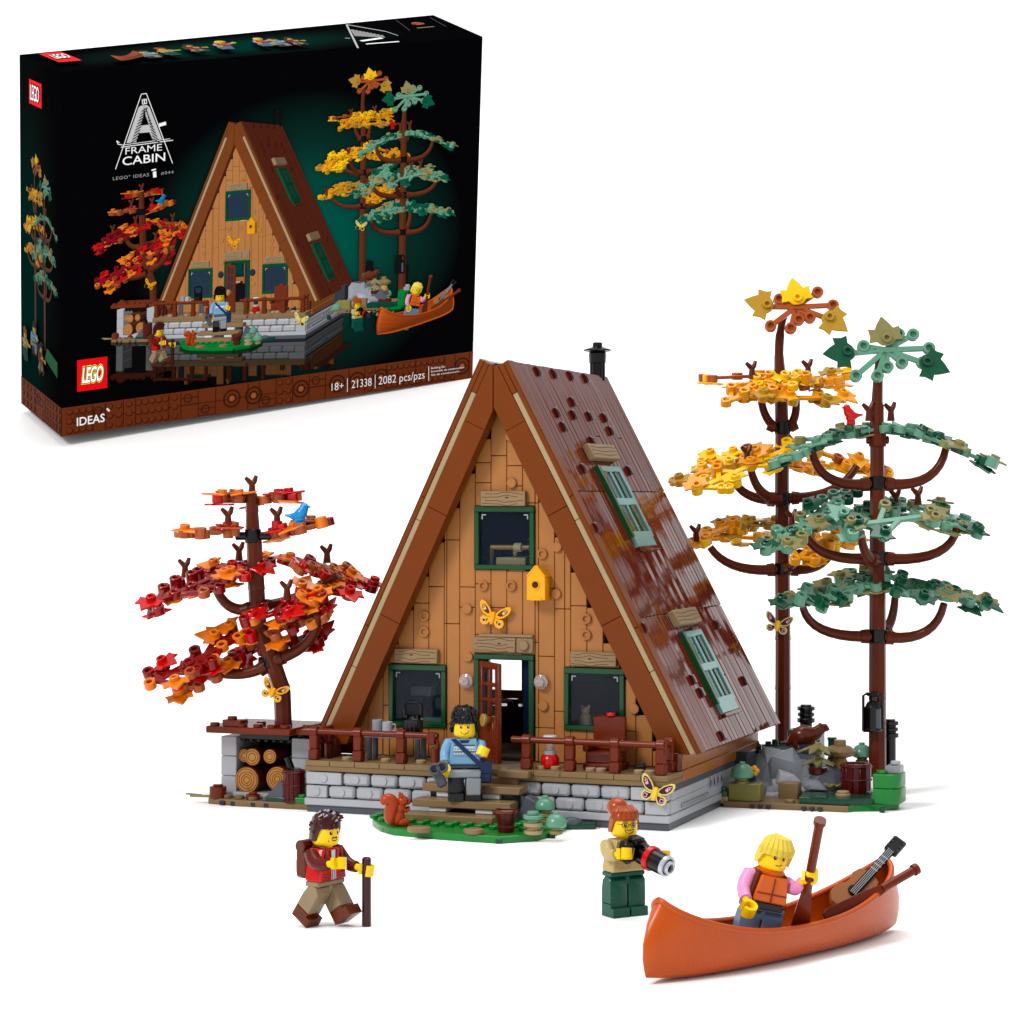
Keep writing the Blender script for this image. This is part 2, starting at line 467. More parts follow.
for i, (p0, p1, q0, q1) in enumerate(((480.5,525,491,506),(394,437,648.5,664),(472.5,515,637,653),(570,616,651.5,667))):
    xa, za = on_front(p0, q0, YF-.3); xb, zb = on_front(p1, q1, YF-.3)
    b = MB(); b.b2(xa, xb, YF-.30, YF+.1, zb, za, 'wood', .03); grain(b, xa, xb, zb, za, YF-.304, i)
    if i == 2:
        xc, _ = on_front(532, q0, YF-.3); b.b2(xb+.01, xc, YF-.2, YF+.1, zb, za, 'wood', .03)
        b.cyl(((xb+xc)/2, YF-.18, (za+zb)/2), .24, .16, 'wood', axis='-y')
        b.b2(xa+.3, xc, YF-.26, YF+.1, za+.02, za+.16, 'wood', .02)
    b.build('lintel', cabin)
x0, x1, z0, z1 = door_r
b = MB(); w = .26
b.b2(x0, x1, YF-.16, YF+.34, z1-w, z1, 'dgreen'); b.b2(x0, x0+w, YF-.156, YF+.34, z0, z1-w, 'dgreen'); b.b2(x1-w, x1, YF-.156, YF+.34, z0, z1-w, 'dgreen')
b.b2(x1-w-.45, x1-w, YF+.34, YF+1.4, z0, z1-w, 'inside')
b.build('door_frame', cabin)
HX = x0+w+.06; dw = 2.45; dz0, dz1 = z0+.05, z1-w-.06
T = Matrix.Translation((HX, YF-.02, 0)) @ Matrix.Rotation(R(-47), 4, 'Z')
b = MB(T)
cols = [(.12,.14),(1.1,.14),(2.1,.24)]
b.b2(0, .34, -.1, .1, dz0, dz1, 'redbrown'); b.b2(dw-.4, dw, -.1, .1, dz0, dz1, 'redbrown'); 
H = dz1-dz0; zl = dz0+H*.46
b.b2(.34, dw-.4, -.1, .1, dz0, zl, 'redbrown'); b.b2(.34, dw-.4, -.1, .1, dz1-.3, dz1, 'redbrown')
b.b2(1.1, 1.32, -.09, .09, zl, dz1-.3, 'redbrown')
for k in range(1,3): zz_ = zl+(dz1-.3-zl)*k/3; b.b2(.34, dw-.4, -.085, .085, zz_-.09, zz_+.09, 'redbrown')
b.b2(.6, dw-.6, -.13, 0, dz0+.4, zl-.25, 'redbrown', .06)
d = b.build('door', cabin)
b = MB(T); b.b2(.34, dw-.4, -.02, .02, zl, dz1-.3, 'glass'); q = b.build('pane', cabin); q.parent = d
b = MB(T); b.cyl((dw-1.0, -.1, dz0+H*.42), .16, .3, 'gold', axis='-y', r2=.3); b.cyl((dw-1.0, -.4, dz0+H*.42), .31, .1, 'gold', axis='-y')
q = b.build('handle', cabin); q.parent = d
for px, py in ((466,681),(541,682)):
    x, z = on_front(px, py, YF-.2)
    b = MB(); b.cyl((x, YF, z), .2, .12, 'lgray', axis='-y'); b.lathe([(.34,0),(.36,.05),(.34,.14),(.22,.2),(.2,.3),(.1,.3)], 'clear', 18, Matrix.Translation((x,YF-.12,z)) @ Matrix.Rotation(R(90),4,'X'))
    b.build('wall_lamp', cabin)

# --- roof: two thick slabs
SLAB = 20.3; APX = -.26; YR0, YR1 = 2.2, 16.9; TH = 1.65
def slabM(side):
    a = Vector((9.84 if side > 0 else -9.62, 0, 3.30 if side > 0 else 3.03)); t_ = Vector((APX+side*.68, 0, 21.32))
    o = a; s = (t_-a).normalized(); n = Vector((side*abs(s.z), 0, abs(s.x)))
    M = Matrix.Identity(4)
    for i in range(3): M[i][0] = s[i]; M[i][1] = (0,1,0)[i]; M[i][2] = n[i]; M[i][3] = o[i]
    return M                                     # x: up the slope, y: depth, z: outward
for side in (1, -1):
    M = slabM(side)
    # bargeboard
    b = MB(M)
    def strip(s0, s1, n0, n1, m, y=YR0, cuts=()):
        e = [s0]+list(cuts)+[s1]
        for a, c in zip(e[:-1], e[1:]):
            # trim the inner corner at the foot to stay above the deck
            fn = None
            b.b2(a+.01, c-.01, y, YR0+.8, n0+.008, n1-.008, m, .025, fn=fn)
    strip(0, SLAB, -.24, 0, 'fascia', cuts=(6.4, 13.2))
    strip(.12, SLAB-1.55, -.52, -.24, 'tan', y=YR0+.03, cuts=(4.3, 12.1))
    strip(SLAB-1.55, SLAB, -.52, -.24, 'fascia')
    def sx_(s, n): v = M @ Vector((s,0,n)); return v.x, v.z
    pa, pb, pc_ = sx_(SLAB-2.92,-.53), sx_(SLAB-.02,-.53), sx_(SLAB-2.92,-1.62)
    dz = (M.to_3x3() @ Vector((1,0,0))); xc_ = APX+side*.02
    zc_ = pc_[1]+(xc_-pc_[0])*dz.z/dz.x
    b.M = Matrix.Identity(4)
    b.prism([pa, pb, (xc_, pb[1]-.02), (xc_, zc_), pc_], -(YR0+.8), -YR0, 'fascia', M=Matrix(((1,0,0,0),(0,0,-1,0),(0,1,0,0),(0,0,0,1))), ch=.02)
    b.M = M
    poly = [(.9-.55, -.67),(SLAB-2.92,-.53),(SLAB-2.92,-1.62),(.9,-1.62)]
    for (a, c) in ((None,7.2),(7.2,12.9),(12.9,SLAB-2.92)):
        if a is None: q = [(.16,-.53),(c-.01,-.53),(c-.01,-1.62),(.75,-1.62)]
        else: q = [(a+.01,-.53),(c-.01,-.53),(c-.01,-1.62),(a+.01,-1.62)]
        # prism in (s, n) extruded along depth
        P = Matrix(((1,0,0,0),(0,0,-1,0),(0,1,0,0),(0,0,0,1)))
        b.prism(q, -(YR0+.8), -YR0-.01, 'fascia', M=P, ch=.02)
    # short end piece joining the two slabs at the top
    b.build('bargeboard', cabin)
    # slab core and tiles
    b = MB(M)
    b.b2(.3, SLAB-.2, YR0+.81, YR1-.02, -1.5, -.30, 'brown', .03)
    rr = random.Random(5+side)
    ncol = 24; cw = (YR1-YR0-.8)/ncol
    for k in range(ncol):
        y0 = YR0+.8+k*cw
        cuts = [6.8, 13.4] if k % 2 == 0 else [6.8, 13.4]
        if rr.random() < .25: cuts.append(rr.choice([3.2, 9.6, 16.5]))
        e = [0]+sorted(cuts)+[SLAB]
        for a, c in zip(e[:-1], e[1:]):
            dn = rr.uniform(-.012,.012); tl = rr.uniform(-.026,.026); t2 = rr.uniform(-.0025,.0025); ym_ = y0+cw/2; am_ = (a+c)/2
            b.b2(a+.008, c-.008, y0+.014, y0+cw-.014, -.29, 0+dn, 'roof', .028, fn=lambda v: (v[0], v[1], v[2]+(v[1]-ym_)*tl+(v[0]-am_)*t2))
    b.b2(0, SLAB, YR0-.0, YR0+.79, 0.0, .0+.02, 'fascia', .008)
    b.build('roof_panel', cabin)
MRr = CAB @ slabM(1)
MRi = MRr.inverted()
def on_roof(px, py, n=0.0):
    o = MRi @ Vector((0,0,EYE)); d = MRi.to_3x3() @ (at(px,py,100)-Vector((0,0,EYE)))
    t = (n-o.z)/d.z; p = o+d*t
    return p.x, p.y
M = slabM(1)
for px, py in ((538.7,370.5),(555,373),(571.5,375),(586.5,377.5),(573.5,401),(558,412),(574.5,414),(590.5,415.5),(605.5,417),(564.5,426),(611.5,430),
               (593,440.5),(584,468),(630,470),(597,527),(645.5,627),(693.5,679),(702,692),(745,680),(723,735),(717,624)):
    s, y = on_roof(px, py, .1)
    b = MB(M); b.box((s, y, .06), (.52,.36,.26), 'roof_stud', .07); b.build('roof_stud', cabin)
# ridge gap filler
b = MB(); b.b2(APX-.64, APX+.64, YR0+.85, YR1-.1, 20.3, 20.75, 'dgray', .05)
b.b2(APX-.25,APX+.25, YR0+.82, YR0+1.2, 19.4, 20.9, 'mgray', .03)
b.build('ridge_beam', cabin)
# roof windows on the right slope
for i, (c4, lint) in enumerate(((((600,466),(622,466),(652,537),(628,537)), ((591,446),(616,462))), (((681,630),(704,630),(735,701),(715,703)), ((672.5,612),(699,624))))):
    S = [on_roof(*p, .15) for p in c4]
    s1 = (S[0][0]+S[1][0])/2; s0 = (S[2][0]+S[3][0])/2
    y0 = (S[0][1]+S[3][1])/2; y1 = (S[1][1]+S[2][1])/2
    b = MB(M); w = .32
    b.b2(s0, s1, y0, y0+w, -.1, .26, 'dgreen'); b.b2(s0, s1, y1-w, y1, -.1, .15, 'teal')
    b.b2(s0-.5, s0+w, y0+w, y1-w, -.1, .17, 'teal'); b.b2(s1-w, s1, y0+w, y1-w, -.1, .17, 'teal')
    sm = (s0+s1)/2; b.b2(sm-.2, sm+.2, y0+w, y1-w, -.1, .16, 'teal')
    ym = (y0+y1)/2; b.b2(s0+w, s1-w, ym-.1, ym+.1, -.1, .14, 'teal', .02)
    for u0, u1 in ((s0+w, sm-.2),(sm+.2, s1-w)):
        for v in (y0+w, ym+.1):
            vw = (y1-w-y0-w-.2)/2; b.b2(u0+.0, u1-.0, v+vw*.38, v+vw*.62, -.05, .12, 'dgreen', .02)
    b.b2(s0-.7, s0-.5, y0+.4, y1, 0, .2, 'roof')
    f = b.build('roof_window', cabin)
    b = MB(M); b.b2(s0+w, s1-w, y0+w, y1-w, .03, .07, 'glass_green', .01); q = b.build('pane', cabin); q.parent = f
    b = MB(M); ls = (s1+.3, s1+1.1)
    b.b2(ls[0], ls[1], y0-.3, y1+.05, 0, .38, 'wood', .04)
    for j in range(3):
        sj = ls[0]+.2+j*.2
        for k2 in range(8):
            ya = y0-.2+(y1-y0+.1)*k2/8; yb = y0-.2+(y1-y0+.1)*(k2+1)/8
            b.poly([(sj-.015+.03*math.sin(k2+j),ya,.385),(sj-.015+.03*math.sin(k2+1+j),yb,.385),(sj+.015+.03*math.sin(k2+1+j),yb,.385),(sj+.015+.03*math.sin(k2+j),ya,.385)], 'woodline')
    b.build('lintel', cabin)
# chimney at the rear of the ridge
b = MB(); yc = 16.1
def chx(px, y):
    k = (px-CX)/F; return (k*(103.2+.934*y)+1.43-.357*y)/(.934+.357*k)
xc = chx(597.5, yc); Dz = cab(xc, yc).y
zt = EYE-(343-CY)/F*Dz; 
T = Matrix.Translation((xc, yc, 0))
b.lathe([(.36,zt-2.6),(.36,zt-1.1),(.44,zt-1.05),(.46,zt-.55),(.38,zt-.5)], 'black', 20, T)
for i in range(10):
    a = i*math.pi/5; b.box((xc+.36*math.cos(a), yc+.36*math.sin(a), zt-1.4), (.1,.1,1.4), 'black', .03)
b.lathe([(.3,zt-.55),(.75,zt-.42),(.7,zt-.34),(.26,zt-.2),(.25,zt),(.2,zt+.03)], 'black', 20, T)
b.build('chimney', cabin)
# railings: posts are parts, rails are parts
def post(x, y, h=1.2):
    b = MB(); b.b2(x-.24, x+.24, y-.24, y+.24, 2.45, 2.45+h*.42, 'redbrown', .05)
    b.b2(x-.21, x+.21, y-.2, y+.2, 2.45+h*.42, 2.45+h, 'redbrown', .05)
    b.cyl((x-.2, y, 3.79), .26, .4, 'redbrown', axis='x', n=12)
    b.build('railing_post', cabin)
yr = .42
for x in (-8.65,-6.36,-4.15,2.1,4.2,6.35,8.5): post(x, yr)
post(8.5, 1.7)
for x0, x1 in ((-8.9,-2.3),(1.35,8.75)):
    b = MB(); b.cyl((x0, yr, 3.79), .15, x1-x0, 'redbrown', axis='x', n=14)
    if x1 < 0:
        b.tube(arc((x1-.2,yr,3.75),(x1+.1,yr,3.5),(x1-.1,yr,3.0)), .1, 'redbrown'); b.cyl((x1-.15,yr,2.45), .2, .8, 'redbrown')
        b.b2(x1-.5,x1-.1,yr-.2,yr+.2,3.4,3.95,'redbrown')
    b.build('rail', cabin)
b = MB(); b.cyl((8.5, yr, 3.79), .15, 2.0, 'redbrown', axis='y', n=14); b.build('rail', cabin)
b = MB(); b.cyl((-8.65, yr, 3.79), .15, 2.0, 'redbrown', axis='y', n=14); b.build('rail', cabin)

# ================================================================== steps and garden patch
steps = thing('steps', 'tan plank steps on white supports leading up to the deck', 'steps', C0, -YAW)
for (x0, x1, y0, y1, z) in ((1.0,2.5,-.5,.0,2.45),(-2.3,2.45,-1.45,-.35,1.82),(-2.45,2.3,-2.3,-1.2,1.22),(-2.6,1.75,-3.1,-2.0,.66)):
    b = MB(); b.b2(x0, x1, y0, y1-.01, z-.34, z, 'deck', .04)
    b.build('step', steps)
b = MB()
for x in (-1.25, 1.0):
    b.b2(x-.42, x+.42, -1.3, -.4, 1.23, 1.47, 'white'); b.b2(x-.42, x+.42, -2.15, -1.2, .67, .87, 'white')
    b.b2(x-.42, x+.42, -2.6, -1.9, .3, .32, 'white')
b.b2(-2.1, 2.0, -1.0, -.1, .3, 1.45, 'vdgray'); b.b2(.2, 1.9, -.3, .0, 1.5, 2.1, 'darktan')
b.build('support', steps)
grass = None
def gpl(px, py):
    p = ground_at(px, py); return (p.x, p.y)
front = [gpl(*q) for q in ((372,822),(373.5,827),(380,831.5),(393,835.5),(440,840),(500,844),(536,841.5),(556,836),(566,831),(569,826))]
back = [(p.x, p.y) for p in (cab(4.6,-.9), cab(2,-.5), cab(-2.6,-.5), cab(-3.9,-1.2))]
b = MB(); b.prism(front+back, 0, .32, 'green', ch=.03)
for i in range(-6, 8):
    for j in range(0, 6):
        p = cab(i*.7+.1, -.9-j*.62)
        ok = False; pts = front+back; n = len(pts)
        c = False
        for a in range(n):
            xa, ya = pts[a]; xb, yb = pts[(a+1) % n]
            if (ya > p.y) != (yb > p.y) and p.x < (xb-xa)*(p.y-ya)/(yb-ya)+xa: c = not c
        d = min(math.hypot(p.x-q[0], p.y-q[1]) for q in front)
        if c and d > .35: b.stud(p.x, p.y, .31, 'green', r=.22, h=.17)
for px, py in ((386,832),(499,843.5),(552,838)):
    p = ground_at(px, py); b.box((p.x, p.y, .1), (.28,.3,.19), 'deepgreen', .02)
garden = tag(b.build('garden_patch'), 'bright green studded plate in front of the steps', 'base plate')
def gtop(px, py, z=.32): return ground_at(px, py, z)
for px, py, w, l in ((419,832,.62,'round tan leaf plate at the left end of the green plate'),(474,834,.55,'round tan leaf plate near the bucket on the green plate')):
    p = gtop(px, py); t = MB()
    t.prism([(w*.75*math.cos(a)*(1+.12*math.cos(4*a)), .6*w*math.sin(a)) for a in [i*math.pi/8 for i in range(16)]], .0, .24, 'deck', ch=.04)
    tag(t.build('leaf_plate', loc=p, rz=-.2), l, 'plate')
p = gtop(506, 832)
t = thing('bucket', 'dark red brown bucket on the green plate beside the steps', 'bucket', p, 0)
b = MB(); b.lathe([(.34,0),(.36,.05),(.4,.25),(.36,.3),(.38,.35),(.5,.8),(.48,.84),(.42,.8),(.3,.45)], 'barrel', 12); b.build('body', t)
b = MB(); b.lathe([(.48,.8),(.54,.84),(.54,.96),(.48,1.0),(.42,.96),(.42,.84)], 'brown', 12, cap=False); b.box((0,0,.86),(.6,.5,.12),'barrel'); b.build('rim', t)
def dome_plant(px, py, r, l, z=.32, stack=1, D=None, base='olive', zc=None):
    p = ground_at(px, py, z) if D is None else at(px, py, D)
    t = thing('dome_shrub', l, 'shrub', p)
    b = MB(); h = .0
    for i in range(stack):
        b.cyl((0,0,h), r*.62, .16, base, n=18); b.cyl((0,0,h+.16), r*.5, .12, base, n=18); h += .28
    b.build('stem', t)
    b = MB(); b.lathe([(r*.75,h),(r*.98,h+.08),(r,h+.4*r),(r*.88,h+.8*r),(r*.6,h+1.12*r),(r*.3,h+1.25*r)], 'sand', 12); b.cyl((0,0,h+1.18*r), .15, .14, 'sand', n=12)
    b.build('crown', t)
    return t
dome_plant(556, 834, .48, 'sand green dome shrub at the right end of the garden patch', stack=1)
dome_plant(545, 823, .45, 'sand green dome shrub against the stone base', stack=2)
p = gtop(533, 834)
t = MB(); z = 0
for r_, m_ in ((.4,'tan'),(.28,'tan'),(.42,'tan'),(.3,'sand'),(.44,'sand'),(.26,'sand')):
    t.cyl((0,0,z), r_, .17, m_, n=18); z += .165
tag(t.build('round_plate_stack', loc=p), 'small stack of tan and green round plates left of the dome shrubs', 'plant')
p = cab(3.0, -1.05, .32); t = MB()
t.prism([(-.8,0),(.9,0),(.25,.9),(-.3,1.15)], -.35, .35, 'dgray', M=Matrix.Rotation(R(90),4,'X'), ch=.05)
tag(t.build('rock', loc=p, rz=-YAW), 'dark grey wedge rock beside the steps', 'rock')
p = ground_at(576, 829); t = MB()
t.prism([(-.75,-.28),(.85,-.2),(.95,.25),(-.2,.4),(-.8,.3)], 0, .28, 'deepgreen', ch=.06)
t.ball((-.2,0,.3), (.5,.28,.25), 'dgray', 10, 6)
tag(t.build('low_leaf', loc=p), 'dark green low leaf at the right edge of the garden patch', 'plant')

# ================================================================== things on the deck
def dk(name, l, c, x, y, z=2.45): return thing(name, l, c, cab(x, y, z), -YAW)
t = dk('table', 'low grey camping table behind the left railing', 'table', -4.75, 1.75)
b = MB(); b.b2(-1.75,1.25,-.5,.5,1.05,1.2,'mgray'); b.build('tabletop', t)
for sx in (-1.5,1.0):
    for sy in (-.36,.36): b = MB(); b.cyl((sx,sy,0),.13,1.05,'dgray'); b.build('leg', t)
def onp(px, y, zpy=None):
    x = chx(px, y); return x
for px, l, m_, w in ((377.5,'dark grey mug on the camping table, left of the pale one','mgray',.26),(387.5,'pale grey mug on the camping table, next to the black kettle','lgray',.25)):
    t = dk('mug', l, 'mug', chx(px,1.6), 1.6, 3.65)
    b = MB(); b.ring((0,0,0), w, w-.07, .68 if m_ == 'mgray' else .6, m_, floor='vdgray'); b.build('cup', t)
    b = MB(); b.tube([(w-.03,0,.5),(w+.16,0,.47),(w+.16,0,.2),(w-.03,0,.15)], .035, m_, 8); b.build('handle', t)
t = dk('kettle', 'black coffee kettle with square handle on the camping table', 'kettle', chx(413,1.6), 1.6, 3.65)
b = MB(); b.box((0,0,.42),(.86,.6,.82),'black',.1); b.box((-.28,0,.8),(.12,.4,.35),'black'); b.box((.28,0,.8),(.12,.4,.35),'black'); b.cyl((0,0,.6),.22,.3,'black')
for sx in (-.2,0,.2): b.box((sx,-.31,.35),(.05,.06,.5),'vdgray',.02)
b.build('body', t)
b = MB(); b.tube([(-.42,0,.85),(-.44,0,1.4),(-.28,0,1.55),(.28,0,1.55),(.44,0,1.4),(.42,0,.85)], .08, 'black', 8); b.build('handle', t)
t = dk('stool', 'dark brown stool behind the left end of the railing', 'stool', chx(326,1.3), 1.3)
b = MB(); b.box((0,0,.95),(.7,.6,.5),'barrel',.06); b.ring((0,-.3,.95),.18,.1,.08,'barrel',axis='-y'); b.build('seat', t)
for sx in (-.24,.24): b = MB(); b.b2(sx-.08,sx+.08,-.2,.2,0,.7,'barrel'); b.build('leg', t)
t = dk('camp_lantern', 'red camping lantern with white cap behind the right railing', 'lantern', chx(550,1.15), 1.15)
b = MB(); b.lathe([(.25,0),(.4,.06),(.44,.25),(.42,.5),(.3,.64)], 'red', 20); b.build('tank', t)
b = MB(); b.cyl((0,0,.62),.3,.2,'lgray'); b.cyl((0,0,.82),.24,.4,'clear'); b.cyl((0,0,1.22),.26,.12,'lgray'); b.build('glass', t)
b = MB(); b.cyl((0,0,1.34),.32,.16,'white',n=20); b.build('cap', t)
t = dk('armchair', 'red brown armchair on the deck behind the right railing', 'armchair', chx(606,1.9), 1.9)
b = MB(); b.b2(-.8,.8,-.6,.6,.3,.8,'redbrown',.05); b.b2(-.9,.9,-.7,.7,0,.3,'redbrown',.05); b.build('seat', t)
b = MB(); b.b2(-.78,.78,.45,.7,.8,2.35,'redbrown',.06); b.build('backrest', t)
for sx in (-.8,.8): b = MB(); b.b2(sx-.14,sx+.14,-.6,.44,.8,1.25,'brown',.05); b.build('armrest', t)
t = dk('cushion', 'small red round cushion on top of the armchair back', 'cushion', chx(611,2.45), 2.45, 4.80); b = MB(); b.cyl((0,0,0),.22,.18,'red'); b.build('disc', t)
for px, l in ((640,'small black plant pot beside the right railing corner'),):
    t = MB(); t.box((0,0,.14),(.5,.4,.28),'black'); t.box((.1,0,.34),(.25,.2,.2),'vdgray')
    tag(t.build('plant_pot', loc=cab(chx(px,1.4),1.4,2.45)), l, 'pot')

# --- birdhouse, hanging on the facade
x, z = on_front(538, 600, YF-.5)
t = thing('birdhouse', 'orange birdhouse with round hole fixed on the facade', 'birdhouse', cab(x, YF-.5, z), -YAW)
b = MB(); b.prism([(-.46,0),(.46,0),(.46,1.06),(.0,1.6),(-.46,1.06)], -.5, .3, 'orange', M=Matrix.Rotation(R(90),4,'X') , ch=.03)
b.ring((-.02,-.29,.72),.24,.16,.06,'orange',axis='-y',floor='woodline'); b.b2(-.3,.3,-.36,-.1,-.02,.12,'orange'); b.build('body', t)
b = MB()
for sx in (1,-1):
    Mx = Matrix.Translation((sx*.235,.0,1.36)) @ Matrix.Rotation(sx*R(49.5),4,'Y'); b.box((0,.1,0),(.68,.84,.07),'orange',.03,M=Mx)
b.build('roof', t)

# --- butterflies
def butterfly(p, rz, tilt, s, mats, label, name='butterfly'):
    base, dark, spot, body = mats
    t = thing(name, label, 'butterfly', p, rz)
    for side in (1,-1):
        M_ = Matrix.Rotation(R(90), 4, 'X'); M_ = Matrix.Rotation(tilt, 4, 'Y') @ M_ @ Matrix.Diagonal((side*s, s, s, 1))
        up = [(.04,.0),(.1,.2),(.34,.5),(.66,.74),(.88,.78),(.94,.62),(.86,.34),(.62,.08),(.3,-.04)]
        lo = [(.04,.0),(.3,-.05),(.6,-.03),(.72,-.2),(.68,-.42),(.5,-.55),(.28,-.5),(.1,-.28)]
        b = MB(M_)
        b.prism(up, 0, .09, base, ch=.02); b.prism(lo, .01, .1, base, ch=.02); b.poly([(.03,-.05,.05),(.2,-.05,.05),(.2,.08,.05),(.03,.08,.05)], base)
        def inner(poly, k, z, m):
            cx = sum(q[0] for q in poly)/len(poly); cy = sum(q[1] for q in poly)/len(poly)
            b.poly([(cx+(x-cx)*k, cy+(y-cy)*k, z) for x, y in (poly if poly is not up else poly)], m)
        inner(up, .60 if base == 'orange' else .74, .094, dark); inner(lo, .42 if base == 'orange' else .66, .104, dark)
        ux = [(.42,.3),(.6,.58),(.8,.64),(.76,.4),(.58,.2)]; inner(ux, .8, .1, spot)
        lx = [(.32,-.16),(.56,-.12),(.62,-.3),(.48,-.44),(.33,-.38)]; inner(lx, .8, .11, spot)
        for rr_, m_ in ((.09,dark),(.05,base)): b.poly([(.68+rr_*math.cos(a), .45+rr_*math.sin(a), .106+(.004 if rr_<.06 else 0)) for a in [i*math.pi/5 for i in range(10)]], m_)
        b.poly([(.47+.08*math.cos(a), -.28+.08*math.sin(a), .115) for a in [i*math.pi/5 for i in range(10)]], dark)
        b.build('wing', t)
    M_ = Matrix.Rotation(tilt, 4, 'Y') @ Matrix.Rotation(R(90),4,'X') @ Matrix.Scale(s,4)
    b = MB(M_); b.tube([(0,-.4,.08),(0,-.1,.1),(0,.3,.1)], [.09,.15,.1], body, 8); b.build('body', t)
orangeset = ('orange','brown','cream','orange'); paleset = ('paleyellow','plum','pink','lyellow')
x, z = on_front(493, 617, YF-.3)
butterfly(cab(x, YF-.25, z), -YAW, R(14), .86, orangeset, 'orange butterfly perched on the cabin front above the door')
butterfly(cab(8.45, -.25, 1.75), -YAW, R(18), .86, paleset, 'pale yellow butterfly with pink spots on the right corner of the stone base')
# ================================================================== woodshed on the left
SX = Matrix.Translation(C0) @ Matrix.Rotation(-YAW,4,'Z')
shed = thing('woodshed', 'open grey woodshed with flat brown roof left of the cabin', 'woodshed', C0, -YAW)
b = MB()
b.prism([(-14.6,.9),(-12.9,.55),(-9.0,.6),(-9.0,5.2),(-14.0,5.2),(-14.7,2.6)], 0, .3, 'darktan', ch=.03)
for x in (-13.7,-13.1,-12.0,-11.3): b.box((x,.72,.12),(.25,.35,.2),'vdgray',.02)
for x, y in ((-14.2,1.4),(-13.7,1.2),(-13.0,1.1),(-12.2,.95),(-11.4,.95)): b.stud(x, y, .29, 'darktan')
b.build('base_plate', shed)
b = MB(); 
for z in (.3,1.27,2.24): b.b2(-14.45,-13.6,1.9,4.6,z+.01,min(z+.96,3.42),'lgray',.03)
b.build('wall', shed)
b = MB()
for z in (.3,1.27,2.24): b.b2(-10.75,-9.2,2.2,4.6,z+.01,min(z+.96,3.42),'lgray',.03)
b.build('wall', shed)
b = MB(); b.b2(-13.6,-10.7,4.2,4.6,.3,3.42,'black'); b.b2(-13.55,-10.8,2.1,3.0,3.05,3.42,'black',.05)
for i in range(7): b.cyl((-13.4+i*.42,2.3,2.95),.14,.2,'black',n=10)
b.build('back_wall', shed)
b = MB(); b.b2(-13.6,-10.4,1.5,4.2,.3,.55,'lgray'); b.build('floor', shed)
b = MB(); b.b2(-14.75,-10.2,.9,5.0,3.44,3.78,'redbrown',.04); b.b2(-10.2,-9.0,1.5,5.0,3.44,3.7,'redbrown',.04)
for x, y in ((-14.4,1.2),(-12.9,1.2),(-12.1,1.3),(-11.3,1.2),(-10.6,1.25),(-9.7,1.8),(-12.5,2.4),(-13.6,2.2)): b.stud(x, y, 3.77, 'redbrown')
b.b2(-13.9,-12.9,1.0,1.8,3.78,4.1,'redbrown',.03); b.stud(-13.5,1.3,4.09,'redbrown')
b.build('roof', shed)
def log(px, py, rad, y0, L, label):
    x = chx(px, y0); D = cab(x,y0).y; z = EYE-(py-CY)/F*D
    t = thing('log', label, 'log', cab(x, y0, z), -YAW, group='logs stored in the woodshed')
    b = MB(); b.cyl((0,0,0), rad, L, 'brown', axis='y', n=26); b.build('bark', t)
    b = MB(); b.cyl((0,.02,0), rad*.93, .06, 'logend', axis='-y', n=26, ch=.02)
    k = rad*.9
    rr_ = [.86,.66,.46,.28] if rad > .5 else [.8,.5]
    for q in rr_:
        n = 26; ro, ri = rad*q, rad*q-.055; vs = []; 
        for i in range(n):
            a = 2*math.pi*i/n; w = 1+.03*math.sin(3*a+q*9)
            vs += [(ro*w*math.cos(a), -.045, ro*w*math.sin(a)), (ri*w*math.cos(a), -.045, ri*w*math.sin(a))]
        b.add(vs, [[2*i, 2*((i+1)%n), 2*((i+1)%n)+1, 2*i+1] for i in range(n)], 'logring')
    b.poly([(0,-.048,0),(rad*.12,-.048,-rad*.8),(rad*.2,-.048,-rad*.78)], 'logring')
    b.build('cut_end', t)
log(247,780,.66,1.75,2.3,'large round log at the lower left of the shed')
log(277.5,779,.62,1.75,2.3,'large round log at the lower right of the shed, behind the barrel')
log(252.5,757,.43,1.75,2.2,'small log lying over the lower left log')
log(244.5,755.5,.34,2.1,1.9,'smallest log half hidden at the upper left')
log(270,756.5,.36,1.75,2.2,'small log at the upper right of the pile')
def barrel(p, r, h, label):
    t = thing('barrel', label, 'barrel', p, -YAW)
    b = MB()
    for i in range(14):
        a = 2*math.pi*i/14
        Mx = Matrix.Rotation(a,4,'Z')
        b.box((r*.86,0,h/2),(r*.28,2*math.pi*r/14*.94,h),'barrel',.03,M=Mx, fn=lambda q: (q[0]*(1+.06*math.cos((q[2]/h-.5)*3)), q[1], q[2]))
    b.cyl((0,0,.02),r*.8,h-.1,'barrel',n=20); b.build('staves', t)
    b = MB()
    for z in (h*.03,h*.5,h*.9): b.ring((0,0,z),r*1.1,r*.9,.08,'barrel',n=22)
    b.build('hoop', t)
    return t
p = cab(chx(294,1.0),1.0,.3); barrel(p,.52,1.55,'dark brown barrel with an axe standing in front of the woodshed')
t = thing('axe', 'black axe handle leaning out of the barrel', 'axe', p+Vector((-.05,0,1.5)), -YAW)
b = MB(); b.tube([(.1,0,-.3),(-.3,0,.62)], .17, 'black', 8); b.build('handle', t)
b = MB(); b.box((.12,0,.0),(.5,.14,.3),'dgray',.04); b.build('head', t)
for px, py, r_, h, l in ((218,800,.42,.55,'round brown block at the left corner of the shed base'),(253,806,.34,.25,'flat round brown plate on the front of the shed base')):
    p = cab(chx(px,1.1),1.1,.3); t = MB(); t.cyl((0,0,0),r_,h,'redbrown',n=20); t.cyl((0,0,h),r_*.6,.1,'redbrown')
    tag(t.build('wood_block', loc=p), l, 'block')
t = MB(); t.prism([(-.7,0),(.7,0),(.5,.9),(.3,1.0)], -.3,.5,'dgray',M=Matrix.Rotation(R(90),4,'X'),ch=.04)
